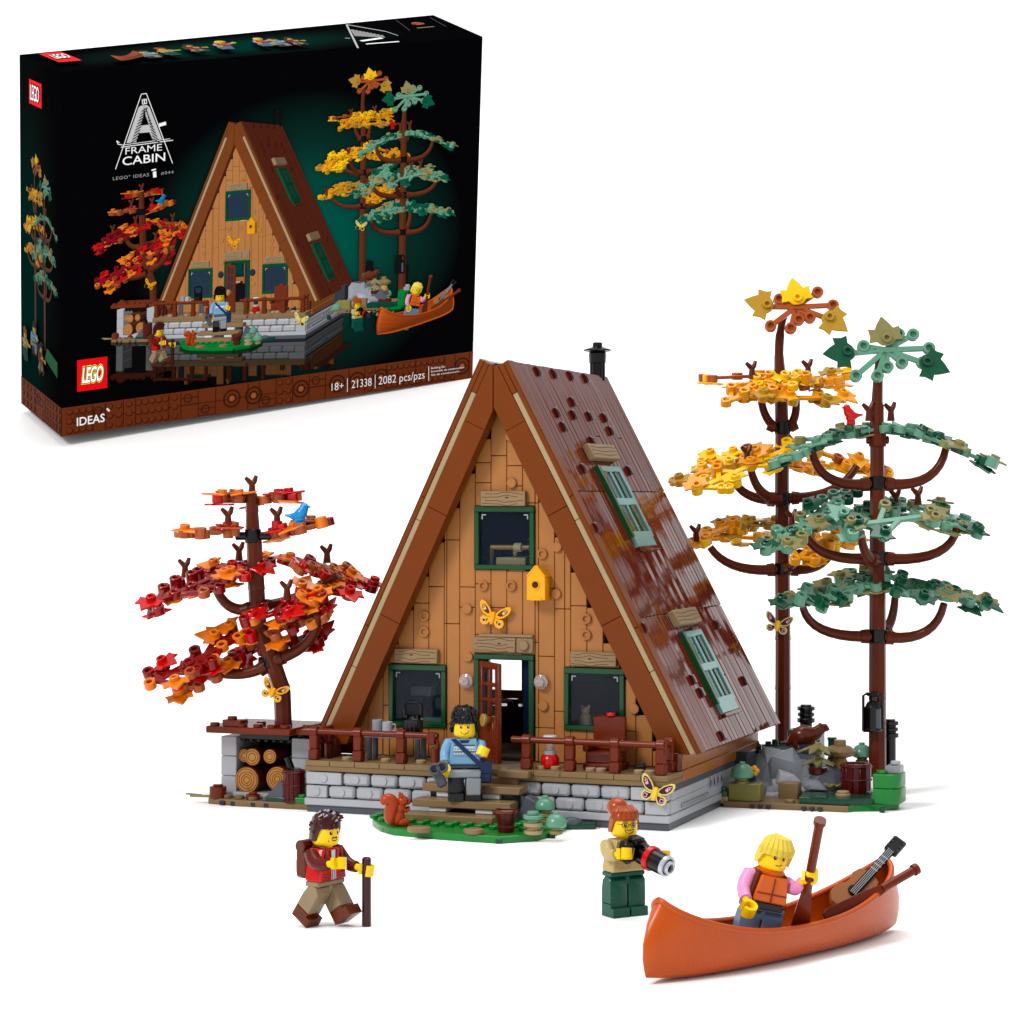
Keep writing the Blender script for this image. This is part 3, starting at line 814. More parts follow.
tag(t.build('rock', loc=cab(chx(279,1.2),1.2,.3), rz=-YAW), 'small dark grey wedge rock between log and barrel', 'rock')
t = MB(); t.prism([(-1,-.3),(0,-.35),(1.1,-.2),(1.1,.3),(-1,.3)],0,.22,'deepgreen',ch=.03); t.prism([(.3,-.4),(1.3,-.4),(1.3,.2),(.3,.2)],0,.26,'green',ch=.03); t.stud(.9,-.1,.25,'green')
t.ball((-.5,0,.35),(.35,.25,.22),'deepgreen',8,6)
tag(t.build('low_shrub', loc=cab(chx(287,.95),.95,.3), rz=-YAW), 'dark and bright green plates under the barrel by the shed', 'plant')
t = MB(); t.prism([(-.6,0),(-.3,.2),(-.1,.05),(.1,.25),(.5,.1),(.6,-.15),(.2,-.2),(-.2,-.12)],0,.1,'olive',ch=.02); t.tube([(-.8,.1,.15),(0,0,.1)],.05,'olive',6)
tag(t.build('leaf', loc=cab(chx(202,1.0),1.0,.3), rz=0), 'pale olive leaf sticking out at the far left of the shed base', 'leaf')

# ================================================================== rocky base on the right
def W(px, py, D): return at(px, py, D)
rb = thing('rocky_base', 'tan and green base plate with grey rocks right of the cabin', 'base plate', C0, -YAW)
Ci = CAB.inverted()
def loc2(px, y):  # cabin-frame x at given depth y
    return chx(px, y)
b = MB(); yb = 8.6
b.prism([(9.1,yb),(loc2(848,yb+.3),yb+.3),(loc2(848,yb+.3),16),(9.1,16)],0,.3,'darktan',ch=.03)
for px in (752,760,768,803,811,819): b.box((loc2(px,yb),yb+.1,.14),(.2,.3,.14),'vdgray',.02)
b.stud(loc2(840,yb+.6),yb+.7,.29,'tan'); b.stud(loc2(790,yb+.6),yb+.6,.29,'deck')
b.build('tan_plate', rb)
b = MB()
x1 = loc2(848,9); x2 = loc2(899,11)
b.prism([(x1+.02,9.0),(x2-1.8,9.3),(x2-.6,9.9),(x2,10.9),(x2-.35,13.0),(x1+.02,13.0)],0,.32,'green',ch=.03)
b.box((loc2(882,9.4),9.5,.14),(.25,.35,.2),'deepgreen',.02)
b.build('green_plate', rb)
b = MB(); b.prism([(loc2(800,9.2),9.0),(loc2(845,9.2),8.98),(loc2(872,9.6),9.7),(loc2(872,10.5),11),(loc2(800,10.5),11)],.3,.62,'deepgreen',ch=.03)
b.b2(loc2(812,9.3),loc2(812,9.3)+.8,8.95,9.3,.6,.72,'deepgreen'); b.build('dark_green_plate', rb)
b = MB(); gx = loc2(873,10)
b.prism([(gx,9.9),(gx+.75,9.9),(gx+1.1,10.15),(gx+1.25,10.6),(gx+1.25,11.6),(gx,11.6)],.32,1.05,'green',ch=.04); b.prism([(gx,9.91),(gx+.75,9.91),(gx+1.1,10.16),(gx+1.24,10.6),(gx+1.24,11.6),(gx,11.6)],1.07,1.75,'green',ch=.04)
b.stud(gx+.35,10.3,1.74,'green'); b.build('green_block', rb)
b = MB(); b.b2(gx+.5,gx+1.2,10.5,11.4,1.75,2.1,'mgray'); b.stud(gx+.9,10.9,2.14,'lgray'); b.build('grey_plate', rb)
def rock(px, py, D, poly, depth, m, label, rz=0):
    """faceted stone: convex hull of jittered points around an (x, z) outline"""
    r = random.Random(int(px*7+py)); bm = bmesh.new()
    for x, z in poly:
        bm.verts.new((x, -depth*.5+z*.35+r.uniform(-.1,.1), z)); bm.verts.new((x*.8, depth*.5, z+r.uniform(-.1,.15)))
        bm.verts.new((x*.72+r.uniform(-.25,.25), -depth*.5-.25+z*.45+r.uniform(-.12,.12), z*.84+.12+r.uniform(-.1,.1)))
    bmesh.ops.convex_hull(bm, input=bm.verts[:]); bmesh.ops.recalc_face_normals(bm, faces=bm.faces[:])
    bm.verts.index_update(); t = MB()
    used = sorted({v.index for f in bm.faces for v in f.verts}); ix = {k:i for i, k in enumerate(used)}
    co_ = [tuple(bm.verts[k].co) for k in used] if not bm.verts.ensure_lookup_table() else None
    t.add(co_, [[ix[v.index] for v in f.verts] for f in bm.faces], m); bm.free()
    return tag(t.build('rock', loc=at(px,py,D), rz=rz, sharp=4), label, 'rock')
def crag(px, py, D, w, h, dep, m, label, seed, rz=0):
    r = random.Random(seed); nx, ny = 6, 4; V = []; Fc = []
    prof = [0, .42, .5, .93, 1.0]
    for j in range(ny+1):
        for i in range(nx+1):
            e = abs(i/nx*2-1); z = h*prof[j]*(1-.35*e**3)
            if 0 < j: z += r.uniform(-.13,.13)*h
            V.append((w*(i/nx-.5)+r.uniform(-.14,.14)*w/2*(0 < i < nx), dep*([0,.12,.5,.6,1.0][j]-.5)+r.uniform(-.1,.1), max(0,z)))
    for j in range(ny):
        for i in range(nx):
            a = j*(nx+1)+i; q_ = [a, a+1, a+nx+2, a+nx+1]
            Fc += [[q_[0],q_[1],q_[2]],[q_[0],q_[2],q_[3]]] if r.random() < .5 else [[q_[0],q_[1],q_[3]],[q_[1],q_[2],q_[3]]]
    n0 = len(V); V += [(-w/2,-dep/2,-.2),(w/2,-dep/2,-.2),(w/2,dep/2,-.2),(-w/2,dep/2,-.2)]
    Fc += [[n0,n0+1]+[nx-k for k in range(nx+1)]][:1]
    Fc += [[n0+3,n0]+[j*(nx+1) for j in range(ny+1)], [n0+1,n0+2]+[j*(nx+1)+nx for j in range(ny,-1,-1)], [n0+2,n0+3]+[ny*(nx+1)+k for k in range(nx+1)]]
    t = MB(); t.add(V, Fc, m); return tag(t.build('rock', loc=at(px,py,D), rz=rz, sharp=4), label, 'rock')
crag(776,802,111.5,3.7,2.35,3.0,'mgray','large pale grey rock face beside the cabin wall',5,-.25)
crag(786,801,109.9,1.9,1.0,1.2,'lgray','small pale craggy rock in front of the large rock face',9,-.2)
rock(822,800,111,[(-1.1,0),(1.4,0),(1.35,.8),(.8,1.6),(-.3,1.5),(-.9,.8)],2.4,'dgray','grey sloped rock left of the barrel',-.2)
rock(808,775,114.5,[(-1.6,-1),(1.9,-1),(1.8,.35),(.9,.8),(-.8,.85),(-1.6,.3)],2,'mgray','pale grey rock slab under the otter',-.2)
rock(780,759,114.5,[(-1.4,-1.5),(1.3,-1.5),(1.2,.25),(.4,.52),(-.9,.5),(-1.3,.2)],2.4,'dgray','dark grey rock ledge nearest the cabin roof',-.2)
def boxthing(name, px, py, D, d, m, label, cat, top=None):
    t = MB(); t.box((0,0,d[2]/2), d, m, .05)
    if top: t.stud(0,0,d[2]-.01,top)
    return tag(t.build(name, loc=at(px,py,D), rz=-YAW), label, cat)
boxthing('block', 746,800.5,108.2,(1.55,.8,.86),'olivedark','olive block beside the cabin corner','block')
boxthing('block', 790,800.5,109.2,(.98,.8,.9),'deck','tan block set into the pale rock','block')
boxthing('block', 723,803,108.4,(.62,.62,.34),'tan','small tan block with dark green cap at the left end of the rocky base','block')
t = MB(); t.cyl((0,0,0),.32,.28,'deepgreen'); t.cyl((0,0,.28),.22,.18,'deepgreen'); tag(t.build('sprig', loc=at(723,796,108.4)), 'small dark green plant on the tan block by the cabin corner', 'plant')
t = boxthing('rock', 756,806,108.5,(3.3,1.0,.3),'dgray','flat dark grey rock strip under the olive block','rock')
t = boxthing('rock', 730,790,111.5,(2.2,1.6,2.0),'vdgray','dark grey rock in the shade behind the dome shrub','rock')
dome_plant(742,784,.56,'sand green dome shrub on the olive block by the cabin', D=108.2)
t = MB(); 
for i in range(5): t.ball((.16*math.cos(i*1.3), 0, .14*math.sin(i*1.3)+.2),(.14,.1,.14),'lamber',8,6)
tag(t.build('flower', loc=at(753.5,775,108.6)), 'small amber flower cluster beside the dome shrub', 'flower')
dome_plant(862,763,.52,'sand green dome shrub behind the barrel on the right', D=112.5)
t = thing('pale_plant', 'pale olive plant with drooping leaves on a brown pot', 'plant', at(818,774,110.5))
b = MB(); b.cyl((0,0,0),.46,.32,'barrel'); b.build('pot', t)
for z, k in ((.35,1.0),(1.0,1.15)):
    b = MB(); b.cyl((0,0,z-.05),.2,.6,'olive',r2=.16)
    for i in range(6):
        a = i*math.pi/3+z; Mx = Matrix.Translation((0,0,z+.42)) @ Matrix.Rotation(a,4,'Z') @ Matrix.Rotation(R(22),4,'Y')
        b.prism([(0,-.12),(.35*k,-.24),(.7*k,-.14),(.95*k,0),(.7*k,.14),(.35*k,.24),(0,.12)],0,.09,'olive',M=Mx,ch=.02)
    b.build('leaves', t)
t = thing('tan_mushroom', 'tan stacked mushroom with golden stem between plant and barrel', 'mushroom', at(840,772,111.5))
b = MB(); b.lathe([(.3,0),(.46,.2),(.4,.5),(.3,.7)],'gold',12); b.build('stem', t)
b = MB(); b.lathe([(.3,.7),(.78,.85),(.82,1.05),(.5,1.3),(.34,1.32)],'deck',12); b.cyl((0,0,1.3),.3,.3,'deck'); b.build('cap', t)
t = MB(); t.cyl((0,0,0),.2,.45,'deepgreen'); t.cyl((0,0,.4),.24,.14,'deepgreen'); tag(t.build('bud', loc=at(832,748,112.5)), 'tiny dark green bud behind the tan mushroom', 'plant')
barrel(at(856,796.5,109.3),.72,1.62,'red brown barrel in front of the green tree trunk')
t = MB(); t.cyl((0,0,0),.36,.18,'tan'); t.cyl((0,0,.18),.3,.12,'tan'); tag(t.build('tan_disc', loc=at(843,797,107.6)), 'round tan disc at the foot of the right barrel', 'plate')
def black_post(px, py, D, h, label):
    t = MB(); t.cyl((0,0,0),.32,h-.9,'black',n=18)
    z = h-.9
    for r_, q in ((.46,.22),(.34,.1),(.44,.18),(.34,.12),(.46,.2),(.3,.1)): t.cyl((0,0,z),r_,q,'black',n=18); z += q
    return tag(t.build('post', loc=at(px,py,D)), label, 'post')
for k_,(px_,py_,d_,w_,h_,m_) in enumerate(((770,770,112.6,1.3,.5,'mgray'),(800,764,113.4,1.6,.45,'dgray'),(786,788,110.6,1.1,.7,'lgray'),(812,790,110.2,.9,.5,'mgray'),(838,778,111.8,1.0,.9,'dgray'))):
    rock(px_,py_,d_,[(-w_*.5,0),(w_*.5,0),(w_*.55,h_*.6),(w_*.3,h_),(-w_*.3,h_*1.05),(-w_*.55,h_*.5)],1.0,m_,('pale angular stone on the left of the rock face','dark angular stone below the otter','lightest angular stone above the tan block','small grey stone beside the pale plant','dark stone behind the right barrel')[k_],-.3+.2*k_)
for k_,(px_,py_,d_,m_) in enumerate(((766,757,113.2,'dleaf'),(832,790,109.6,'olive'),(848,770,111.6,'dleaf'),(870,797,108.9,'sand'),(800,797,109.4,'dleaf'))):
    t = MB()
    for a_ in range(5):
        Mx_ = Matrix.Rotation(a_*1.257+k_,4,'Z') @ Matrix.Rotation(R(-32),4,'Y'); t.prism([(0,-.08),(.3,-.15),(.58,0),(.3,.15),(0,.08)],0,.08,m_,M=Mx_,ch=.02)
    t.cyl((0,0,0),.12,.3,m_)
    tag(t.build('leafy_sprig', loc=at(px_,py_,d_)), ('dark green sprig at the top left of the rocks','olive sprig left of the right barrel','dark green sprig behind the right barrel','sand green sprig between barrel and green block','dark green sprig on the dark green plate')[k_], 'plant', 'small sprigs on the rocky base')
black_post(806,731,116,1.35,'black ringed post behind the otter')
t = boxthing('rock', 806,760,116.3,(1.7,1.2,1.6),'dgray','grey rock block carrying the black post','rock')
black_post(889.5,776,113.2,2.85,'tall black ringed post right of the green tree trunk')
t = MB(); 
for i in range(4): t.cyl((-.5+i*.34,0,0),.16,.35+.1*(i%2),'deepgreen',n=10)
t.box((0,0,.1),(1.7,.6,.2),'deepgreen'); tag(t.build('low_shrub', loc=at(778,748,115.5)), 'dark green low plant at the foot of the yellow tree', 'plant')
t = MB(); t.box((0,0,.2),(.9,.5,.4),'black',.08); t.ball((-.2,0,.5),(.4,.25,.3),'black',10,6); tag(t.build('black_bush', loc=at(758,757,114.5)), 'black bush between the cabin wall and the rocks', 'plant')  # low box with a rounded lump, both plain black

# ================================================================== trees
def leaf(b, M, m, s=1.0):
    """three lobed leaf with a hollow stud at its base"""
    half = [(0,-.28),(.22,-.25),(.38,-.08),(.7,-.08),(.62,.16),(.64,.5),(.38,.45),(.26,.66)]
    pts = [(x*s,y*s) for x, y in half]+[(0,1.0*s)]+[(-x*s,y*s) for x, y in half[::-1][:-1]]
    b.prism(pts, 0, .1, m, M=M, ch=.03)
    b.ring((0,0,.05), .25, .13, .26, m, M=M, n=10)
def spray(parent, A, Bp, tilt, cols, seed, wide=1.0, nleaf=3, up=None, roll=0, n_arm=4):
    """leafy limb from A to Bp in world space; tilt turns its broad side toward the viewer"""
    A = Vector(A); Bp = Vector(Bp); d = Bp-A; L = d.length; d.normalize()
    w = Vector((0, math.cos(tilt), math.sin(tilt)))
    M = frame(A, d, w)
    r = random.Random(seed); b = MB(M); base = cols[0]
    nodes = [(0.0,0.0),(L,0.0)]
    k = max(2, int(L/1.05))
    bar = .16
    b.b2(0, L, -bar, bar, -.09, .09, base, .03)
    for i in range(k+1):
        x = L*(i+.35)/(k+.8)
        for sg in (-1, 1):
            if r.random() < .2: continue
            ln = (.80+.45*r.random())*wide; an = R(50+r.uniform(-8,8)) if i < k*.6 else R(40)
            dirx = 1 if r.random() < .8 else -1
            ex, ey = x+dirx*math.cos(an)*ln, sg*math.sin(an)*ln
            if ex > L+.15 or ex < -.2: ln *= .62; ex, ey = x+dirx*math.cos(an)*ln, sg*math.sin(an)*ln
            if ex > L+.3 or ex < -.35: continue
            c = Matrix.Translation((x,0,0)) @ Matrix.Rotation(math.atan2(ey,ex-x),4,'Z')
            b.b2(0, ln, -.13, .13, -.1, .1, base, .03, M=c); nodes.append((ex, ey))
        if r.random() < .5: nodes.append((x, 0))
    for x, y in nodes:
        u_ = r.random(); m = base if u_ < .62 else (cols[1] if u_ < .8 else r.choice(cols[2:]))
        h = .34 if r.random() < .8 else .5
        b.ring((x,y,-.19), .30, .15, h+.04, m, n=12)
    r.shuffle(nodes)
    for i in range(min(nleaf+1, len(nodes))):
        x, y = nodes[i]; m = cols[2+i % (len(cols)-2)]
        Ml = Matrix.Translation((x,y, .17 if r.random() < .65 else -.32)) @ Matrix.Rotation(r.uniform(0,6.28),4,'Z') @ Matrix.Rotation(r.uniform(-.25,.25),4,'X')
        leaf(b, Ml, m)
    return b.build('foliage', parent, world=True)
def twig(parent, p, m='bark', s=1.0):
    b = MB(Matrix.Translation(p) @ Matrix.Scale(s,4)); b.tube([(0,0,-.25),(0,0,.3)],[.2,.14],m,8)
    b.tube([(0,0,.25),(-.14,0,.42),(-.32,0,.6)],[.13,.13,.09],m,8); b.tube([(0,0,.25),(.12,.05,.45),(.2,.05,.7)],[.13,.13,.09],m,8)
    b.build('twig', parent, world=True)
def bough(parent, pts, r0=.3, r1=.2, m='bark'):
    b = MB(); n = len(pts)-1
    b.tube(pts, [r0+(r1-r0)*i/n for i in range(n+1)], m, 12)
    d = (pts[1]-pts[0]).normalized(); q = pts[0]+d*.5
    b.tube([pts[0], pts[0]+d*.4, pts[0]+d*.42, pts[0]+d*.8], [r0*.95,r0*.95,r0*1.25,r0*1.15], m, 12)
    b.build('branch', parent, world=True)
def hub(parent, p, m='black', w=.42, hx=.56):
    b = MB(Matrix.Translation(p)); b.cyl((0,0,-.33),w+.02,.66,m,n=16); b.cyl((-hx,0,0),.2,2*hx,m,axis='x',n=12); b.build('connector', parent, world=True)
def trunk(parent, pts, r0, r1, m='bark'):
    b = MB(); n = len(pts)-1
    for i in range(n):
        a, c = pts[i], pts[i+1]; d = (c-a).normalized(); ra = r0+(r1-r0)*i/n; rc = r0+(r1-r0)*(i+1)/n
        b.tube([a-d*.03, a+d*.04, a+d*.3, c-d*.1, c+d*.03], [ra*.97,ra*1.05,ra,rc,rc*.97], m, 8)
    o = b.build('trunk', parent, world=True, sharp=30)
# --- left tree (red and orange)
DL = 109.2
lt = thing('maple_tree', 'small toy tree with red and orange leaves behind the woodshed', 'tree', at(283,728,DL))
def q(px, py, dd=0, D=DL): return at(px, py, D+dd)
trunk(lt, [q(283.5,728), q(282,690), q(270,655), q(258,625)], .42, .42)
trunk(lt, [q(258,628), q(256.5,590), q(254,540)], .42, .38)
trunk(lt, [q(253,540), q(252,512), q(252,494)], .36, .26)
hub(lt, q(253,536), w=.38, hx=.85); hub(lt, q(257,606), w=.3); hub(lt, q(270,661), w=.36)
b = MB(); b.cyl((0,0,0),.34,.6,'black',axis='x'); b.M = Matrix.Translation(q(284,683)); b.build('pin', lt, world=False) if False else None
bough(lt, arc(q(257,607), q(226,618), q(215,585)), .3, .22)
bough(lt, arc(q(272,661), q(250,680), q(212,672)), .3, .22)
bough(lt, arc(q(270,661), q(318,650,-1), q(318,615,-1.5)), .3, .2)
bough(lt, arc(q(258,606), q(290,605,2), q(338,575,1)), .26, .18)
REDS = ('ldred','ldorange','lorange','lred'); ORS = ('ldorange','ldred','lorange','lred','ldorange')
spray(lt, q(218,499), q(250,499,1), .03, ORS, 1, .8, 3)
spray(lt, q(255,500,1), q(296,497), .05, ORS[:1]+('lred','lorange','lred'), 2, .8, 3)
spray(lt, q(185,534,-1), q(232,531), .12, ORS, 3, .7, 2)
spray(lt, q(275,534), q(322,524,-1), .1, ORS, 4, .8, 3)
spray(lt, q(152,604,-2), q(232,570,1), .42, REDS, 5, 1.15, 5)
spray(lt, q(186,590,3), q(262,566,3), .3, REDS, 6, 1.1, 4)
spray(lt, q(168,596,1), q(215,578,2), .3, REDS, 17, 1.0, 3)
spray(lt, q(225,578,-1), q(270,562,1), .35, ('ldred','lred','lred','lorange'), 7, .8, 3)
spray(lt, q(283,560,3), q(372,587,3), .15, REDS, 8, .9, 4)
spray(lt, q(296,565,0), q(350,570,4), .3, ORS, 9, .9, 3)
spray(lt, q(300,600,-1), q(350,588,2), .35, REDS, 10, .9, 4)
spray(lt, q(150,684,-2), q(246,634,0), .62, REDS, 11, 1.1, 6)
spray(lt, q(178,690,-1), q(240,655,1), .5, ('ldorange','ldred','lorange','lred'), 12, .7, 3)
spray(lt, q(196,672,2), q(262,648,2), .3, ('ldred','ldred','lred','lorange'), 13, .9, 3)
spray(lt, q(246,622,-1.5), q(322,598,-1), .45, REDS, 14, 1.0, 5)
spray(lt, q(252,644,1), q(318,640,0), .45, ('ldred','ldorange','ldred','lred'), 15, 1.0, 2)
spray(lt, q(262,634,0), q(325,614,-1), .4, ('ldorange','ldred','lorange','ldred'), 16, .9, 3)
for px, py, dd in ((252,490,0),(228,521,-.5),(277,521,-.3),(185,572,1),(239,556,2),(327,558,2),(287,594,-1)): twig(lt, q(px,py,dd))
for px, py in ((228,528),(277,527)):
    b = MB(Matrix.Translation(q(px,py,-.4))); b.cyl((0,0,-.1),.27,.4,'lred',n=12); b.cyl((0,0,-.5),.25,.4,'ldorange',n=12); b.build('leaf_stud', lt, world=True)
# --- yellow tree
DY = 120.0
yt = thing('yellow_tree', 'tall toy tree with yellow and amber leaves at the right', 'tree', at(783,748,DY))
def y_(px, py, dd=0): return at(px, py, DY+dd)
trunk(yt, [y_(783,748), y_(783,690), y_(783,640), y_(782.5,575)], .42, .40)
trunk(yt, [y_(782.5,576), y_(782.5,495)], .40,.38); trunk(yt, [y_(782,497), y_(782,430), y_(781,384)], .38,.34)
trunk(yt, [y_(780.5,384), y_(779,356)], .32, .26)
b = MB(); b.tube(arc(y_(779,357), y_(779,330), y_(784,316)), [.24]*5+[.2]*5, 'bark', 12); b.build('branch', yt, world=True)
for py in (569,499,428): hub(yt, y_(782.5,py), w=.40)
bough(yt, arc(y_(782,430), y_(764,425), y_(761,398)), .26, .2); bough(yt, arc(y_(783,430), y_(798,425), y_(796,398)), .26, .2)
bough(yt, arc(y_(782,500), y_(742,502), y_(733,478)), .3, .2); bough(yt, arc(y_(780,500,-.5), y_(757,498,-1), y_(751,470,-1.5)), .3, .2)
bough(yt, arc(y_(784,498), y_(838,500), y_(857,466)), .3, .2)
bough(yt, arc(y_(782,569), y_(728,575), y_(710,547)), .3, .2); bough(yt, arc(y_(784,568), y_(820,575), y_(832,552)), .3, .2)
bough(yt, arc(y_(783,569), y_(796,566,-1), y_(800,552,-2)), .26, .2)
for i_, (a_, c_, s_) in enumerate((((735,392),(800,380),.9),((770,378),(840,388),.9),((700,470),(775,462),1.0),((790,462),(880,470),.9),((700,540),(770,536),.9),((790,535),(850,545),.9),((745,455),(815,470),1.0))):
    spray(yt, y_(*a_, 4+i_%3), y_(*c_, 6-i_%2), .15, ('lamber','lyellow','lamber','lyellow','lgold'), 120+i_, s_, 4)
YL = ('lamber','lyellow','lyellow','lgold','lamber'); YB = ('lyellow','lamber','lyellow','lamber')
spray(yt, y_(708,378,0), y_(758,376,1), .12, ('ldorange','lamber','lyellow'), 20, .6, 1)
spray(yt, y_(726,402,-2), y_(790,378,0), .55, YL, 21, 1.0, 5)
spray(yt, y_(755,392,-1), y_(802,376,0), .5, YB, 22, .9, 4)
spray(yt, y_(786,386,1), y_(848,376,1), .25, ('lamber','ldorange','lgold','lyellow'), 23, .8, 4)
spray(yt, y_(790,398,-1), y_(842,398,0), .45, ('lamber','lgold','lgold','lamber'), 24, .8, 3)
spray(yt, y_(680,482,0), y_(752,452,2), .35, ('lamber','ldorange','lgold','lyellow'), 25, .9, 3)
spray(yt, y_(697,490,-3), y_(790,448,-1), .6, YB, 26, 1.15, 7)
spray(yt, y_(702,462,3), y_(770,456,3), .35, YL, 27, 1.0, 4)
spray(yt, y_(818,452,1), y_(888,474,2), .5, ('lamber','ldorange','lyellow','lamber'), 28, .8, 4)
spray(yt, y_(688,544,0), y_(740,522,2), .35, ('lamber','lyellow','lyellow','lamber'), 29, .7, 2)
spray(yt, y_(720,528,2), y_(752,527,2), .3, ('lamber','lgold','lgold'), 30, .5, 2)
spray(yt, y_(745,524,1), y_(795,528,1), .2, ('lgold','lamber','lgold'), 31, .7, 2)
spray(yt, y_(786,546,-1), y_(860,540,0), .4, ('lamber','lyellow','lamber','lyellow'), 32, 1.0, 4)
spray(yt, y_(795,560,-3), y_(840,530,0), .5, ('lamber','lamber','lamber'), 33, .8, 2)
for px, py, dd in ((752,374,-.5),(808,372,0),(747,458,-1.5),(696,537,0),(792,522,-1)): twig(yt, y_(px,py,dd))
def top_spider(parent, c, size, m, leaves, arms):
    """leafy limb stood on edge, its broad side facing forward"""
    M = frame(c, (1,.05,0), (0,.35,1)); b = MB(M)
    for dx, dy in arms:
        dx *= size; dy *= size; L = math.hypot(dx,dy)
        Mx = Matrix.Rotation(math.atan2(dy,dx),4,'Z'); b.b2(0,L-.2,-.14,.14,-.08,.08,m,.03,M=Mx)
        b.ring((dx,dy,-.15),.31,.17,.3,m,n=14)
    b.b2(-.5,.5,-.15,.15,-.1,.1,m,.03)
    b.build('foliage', parent, world=True)
    for dx, dy, an, m2 in leaves:
        b = MB(M @ Matrix.Translation((dx,dy,.15)) @ Matrix.Rotation(an,4,'Z')); leaf(b, Matrix.Identity(4), m2, 1.25); b.build('leaf', parent, world=True)
top_spider(yt, y_(796,307,-.3), 1.03, 'ldorange', [(-1.6,.0,R(75),'lgold'),(.05,.4,R(10),'lyellow'),(1.7,-.7,R(-130),'lgold')], ((-.85,.42),(1.17,.83),(1.93,.1),(.1,-.72),(.69,-.6),(-.34,-1.2),(-1.38,-1.08),(-1.6,0),(1.6,-.65)))
# --- green tree
DG = 112.0
gt = thing('green_tree', 'tall toy tree with sand green leaves at the far right', 'tree', at(877.5,776,DG))
def g_(px, py, dd=0): return at(px, py, DG+dd)
trunk(gt, [g_(877.5,776), g_(877.5,700), g_(877.5,640)], .44,.42); trunk(gt, [g_(877.5,641), g_(877.5,556)], .42,.4)
trunk(gt, [g_(877.5,556), g_(877.5,481)], .4,.38); trunk(gt, [g_(877.5,482), g_(877,440), g_(877,405)], .36,.34); trunk(gt, [g_(877,405), g_(878,380), g_(880,358)], .28,.22)
for py in (636,558,483,440): hub(gt, g_(877.5,py), w=.42, m='black' if py != 440 else 'bark')
for a, c, e in (((877,483,0),(818,492,0),(812,450,0)),((878,483,0),(938,492,0),(946,448,0)),((877,558,0),(812,564,-1),(803,528,-1)),((878,558,0),(950,565,0),(957,528,0)),
                ((876,560,-.5),(863,560,-2),(861,532,-3)),((877,636,0),(812,640,0),(803,608,-1)),((878,636,0),(935,646,0),(944,604,-1)),((879,634,1),(893,630,2),(895,598,3))):
    bough(gt, arc(g_(*a), g_(*c), g_(*e)), .3, .19)
for i_, (a_, c_) in enumerate((((800,440),(870,432)),((890,430),(960,445)),((790,530),(860,512)),((885,512),(965,524)),((800,598),(870,586)),((890,588),(965,598)))):
    spray(gt, g_(*a_, 4+i_%3), g_(*c_, 6-i_%2), .15, ('sand','dleaf','sand','olive','dleaf'), 140+i_, .9, 4)
GS = ('sand','sand','dleaf','olive'); 
spray(gt, g_(774,464,-2), g_(838,436,0), .1, ('sand','dleaf','dleaf','sand'), 40, .8, 3)
spray(gt, g_(828,436,-.5), g_(884,428,0), .12, GS, 41, .8, 3)
spray(gt, g_(884,426,0), g_(930,434,0), .1, GS, 42, .8, 3)
spray(gt, g_(920,434,-1), g_(992,464,-2), .1, ('sand','dleaf','dleaf','olive'), 43, .9, 4)
spray(gt, g_(766,550,-4), g_(850,490,1), .5, ('sand','olive','dleaf','olive'), 44, .8, 5)
spray(gt, g_(828,524,-1), g_(886,512,1), .35, ('sand','sand','dleaf','dleaf'), 45, .9, 4)
spray(gt, g_(850,526,-4), g_(930,516,-3), .62, ('sand','sand','olive','dleaf','sand'), 46, 1.3, 6)
spray(gt, g_(868,508,2), g_(940,506,3), .3, ('sand','olive','olive','dleaf'), 47, 1.0, 4)
spray(gt, g_(915,514,0), g_(976,532,0), .3, ('sand','dleaf','dleaf','olive'), 48, .9, 5)
spray(gt, g_(782,604,-2), g_(868,584,0), .3, ('sand','sand','olive','olive','dleaf'), 49, 1.1, 6)
spray(gt, g_(800,600,-3.5), g_(836,596,-2), .5, ('sand','sand','dleaf'), 50, 1.0, 2)
spray(gt, g_(840,578,2), g_(884,574,2), .3, ('dleaf','sand','olive','dleaf'), 51, .7, 3)
spray(gt, g_(886,576,0), g_(984,602,0), .35, ('sand','dleaf','dleaf','olive'), 52, 1.0, 6)
spray(gt, g_(896,592,-3), g_(950,590,-1), .4, ('sand','sand','dleaf','olive'), 53, .9, 4)
for px, py, dd in ((869,416,-.3),(891,416,.3),(896,502,2),(918,500,1)): twig(gt, g_(px,py,dd))
top_spider(gt, g_(886,350,-.3), .96, 'sand', [(-2.0,-.2,R(95),'dleaf'),(0,.5,R(8),'olive'),(1.95,-.75,R(-115),'dleaf')], ((-1.17,.2),(.72,.88),(1.47,.86),(2.25,.1),(.78,-.72),(0,-.95),(-.55,-1.45),(-1.67,-1.45),(-1.9,-.2),(1.85,-.7)))
# lantern on the green trunk
t = thing('hanging_lantern', 'black lantern hanging on the trunk of the green tree', 'lantern', at(873,731,DG-.75))
b = MB(); b.cyl((0,0,.1),.42,1.1,'black',n=16); b.cyl((0,0,0),.46,.14,'black',n=16); b.cyl((.18,-.28,.15),.16,.95,'dgray',n=12); b.build('glass', t)
b = MB(); b.lathe([(.4,1.2),(.3,1.4),(.18,1.5),(.2,1.7),(.32,1.75),(.3,1.9),(.12,1.95)],'black',16); b.build('cap', t)
b = MB(); b.tube([(-.48,0,0),(-.48,0,1.75),(-.3,0,1.85),(.3,0,1.85),(.48,0,1.75),(.48,0,0),(-.48,0,0)],.07,'black',8); b.build('frame', t)
# butterflies on trunks
butterfly(at(273,692,DL-.6), R(8), R(24), .72, orangeset, 'orange butterfly on the trunk of the red leaved tree')
butterfly(at(777.5,625,DY-.6), R(0), R(14), .80, paleset, 'pale yellow butterfly with pink spots on the yellow tree trunk')

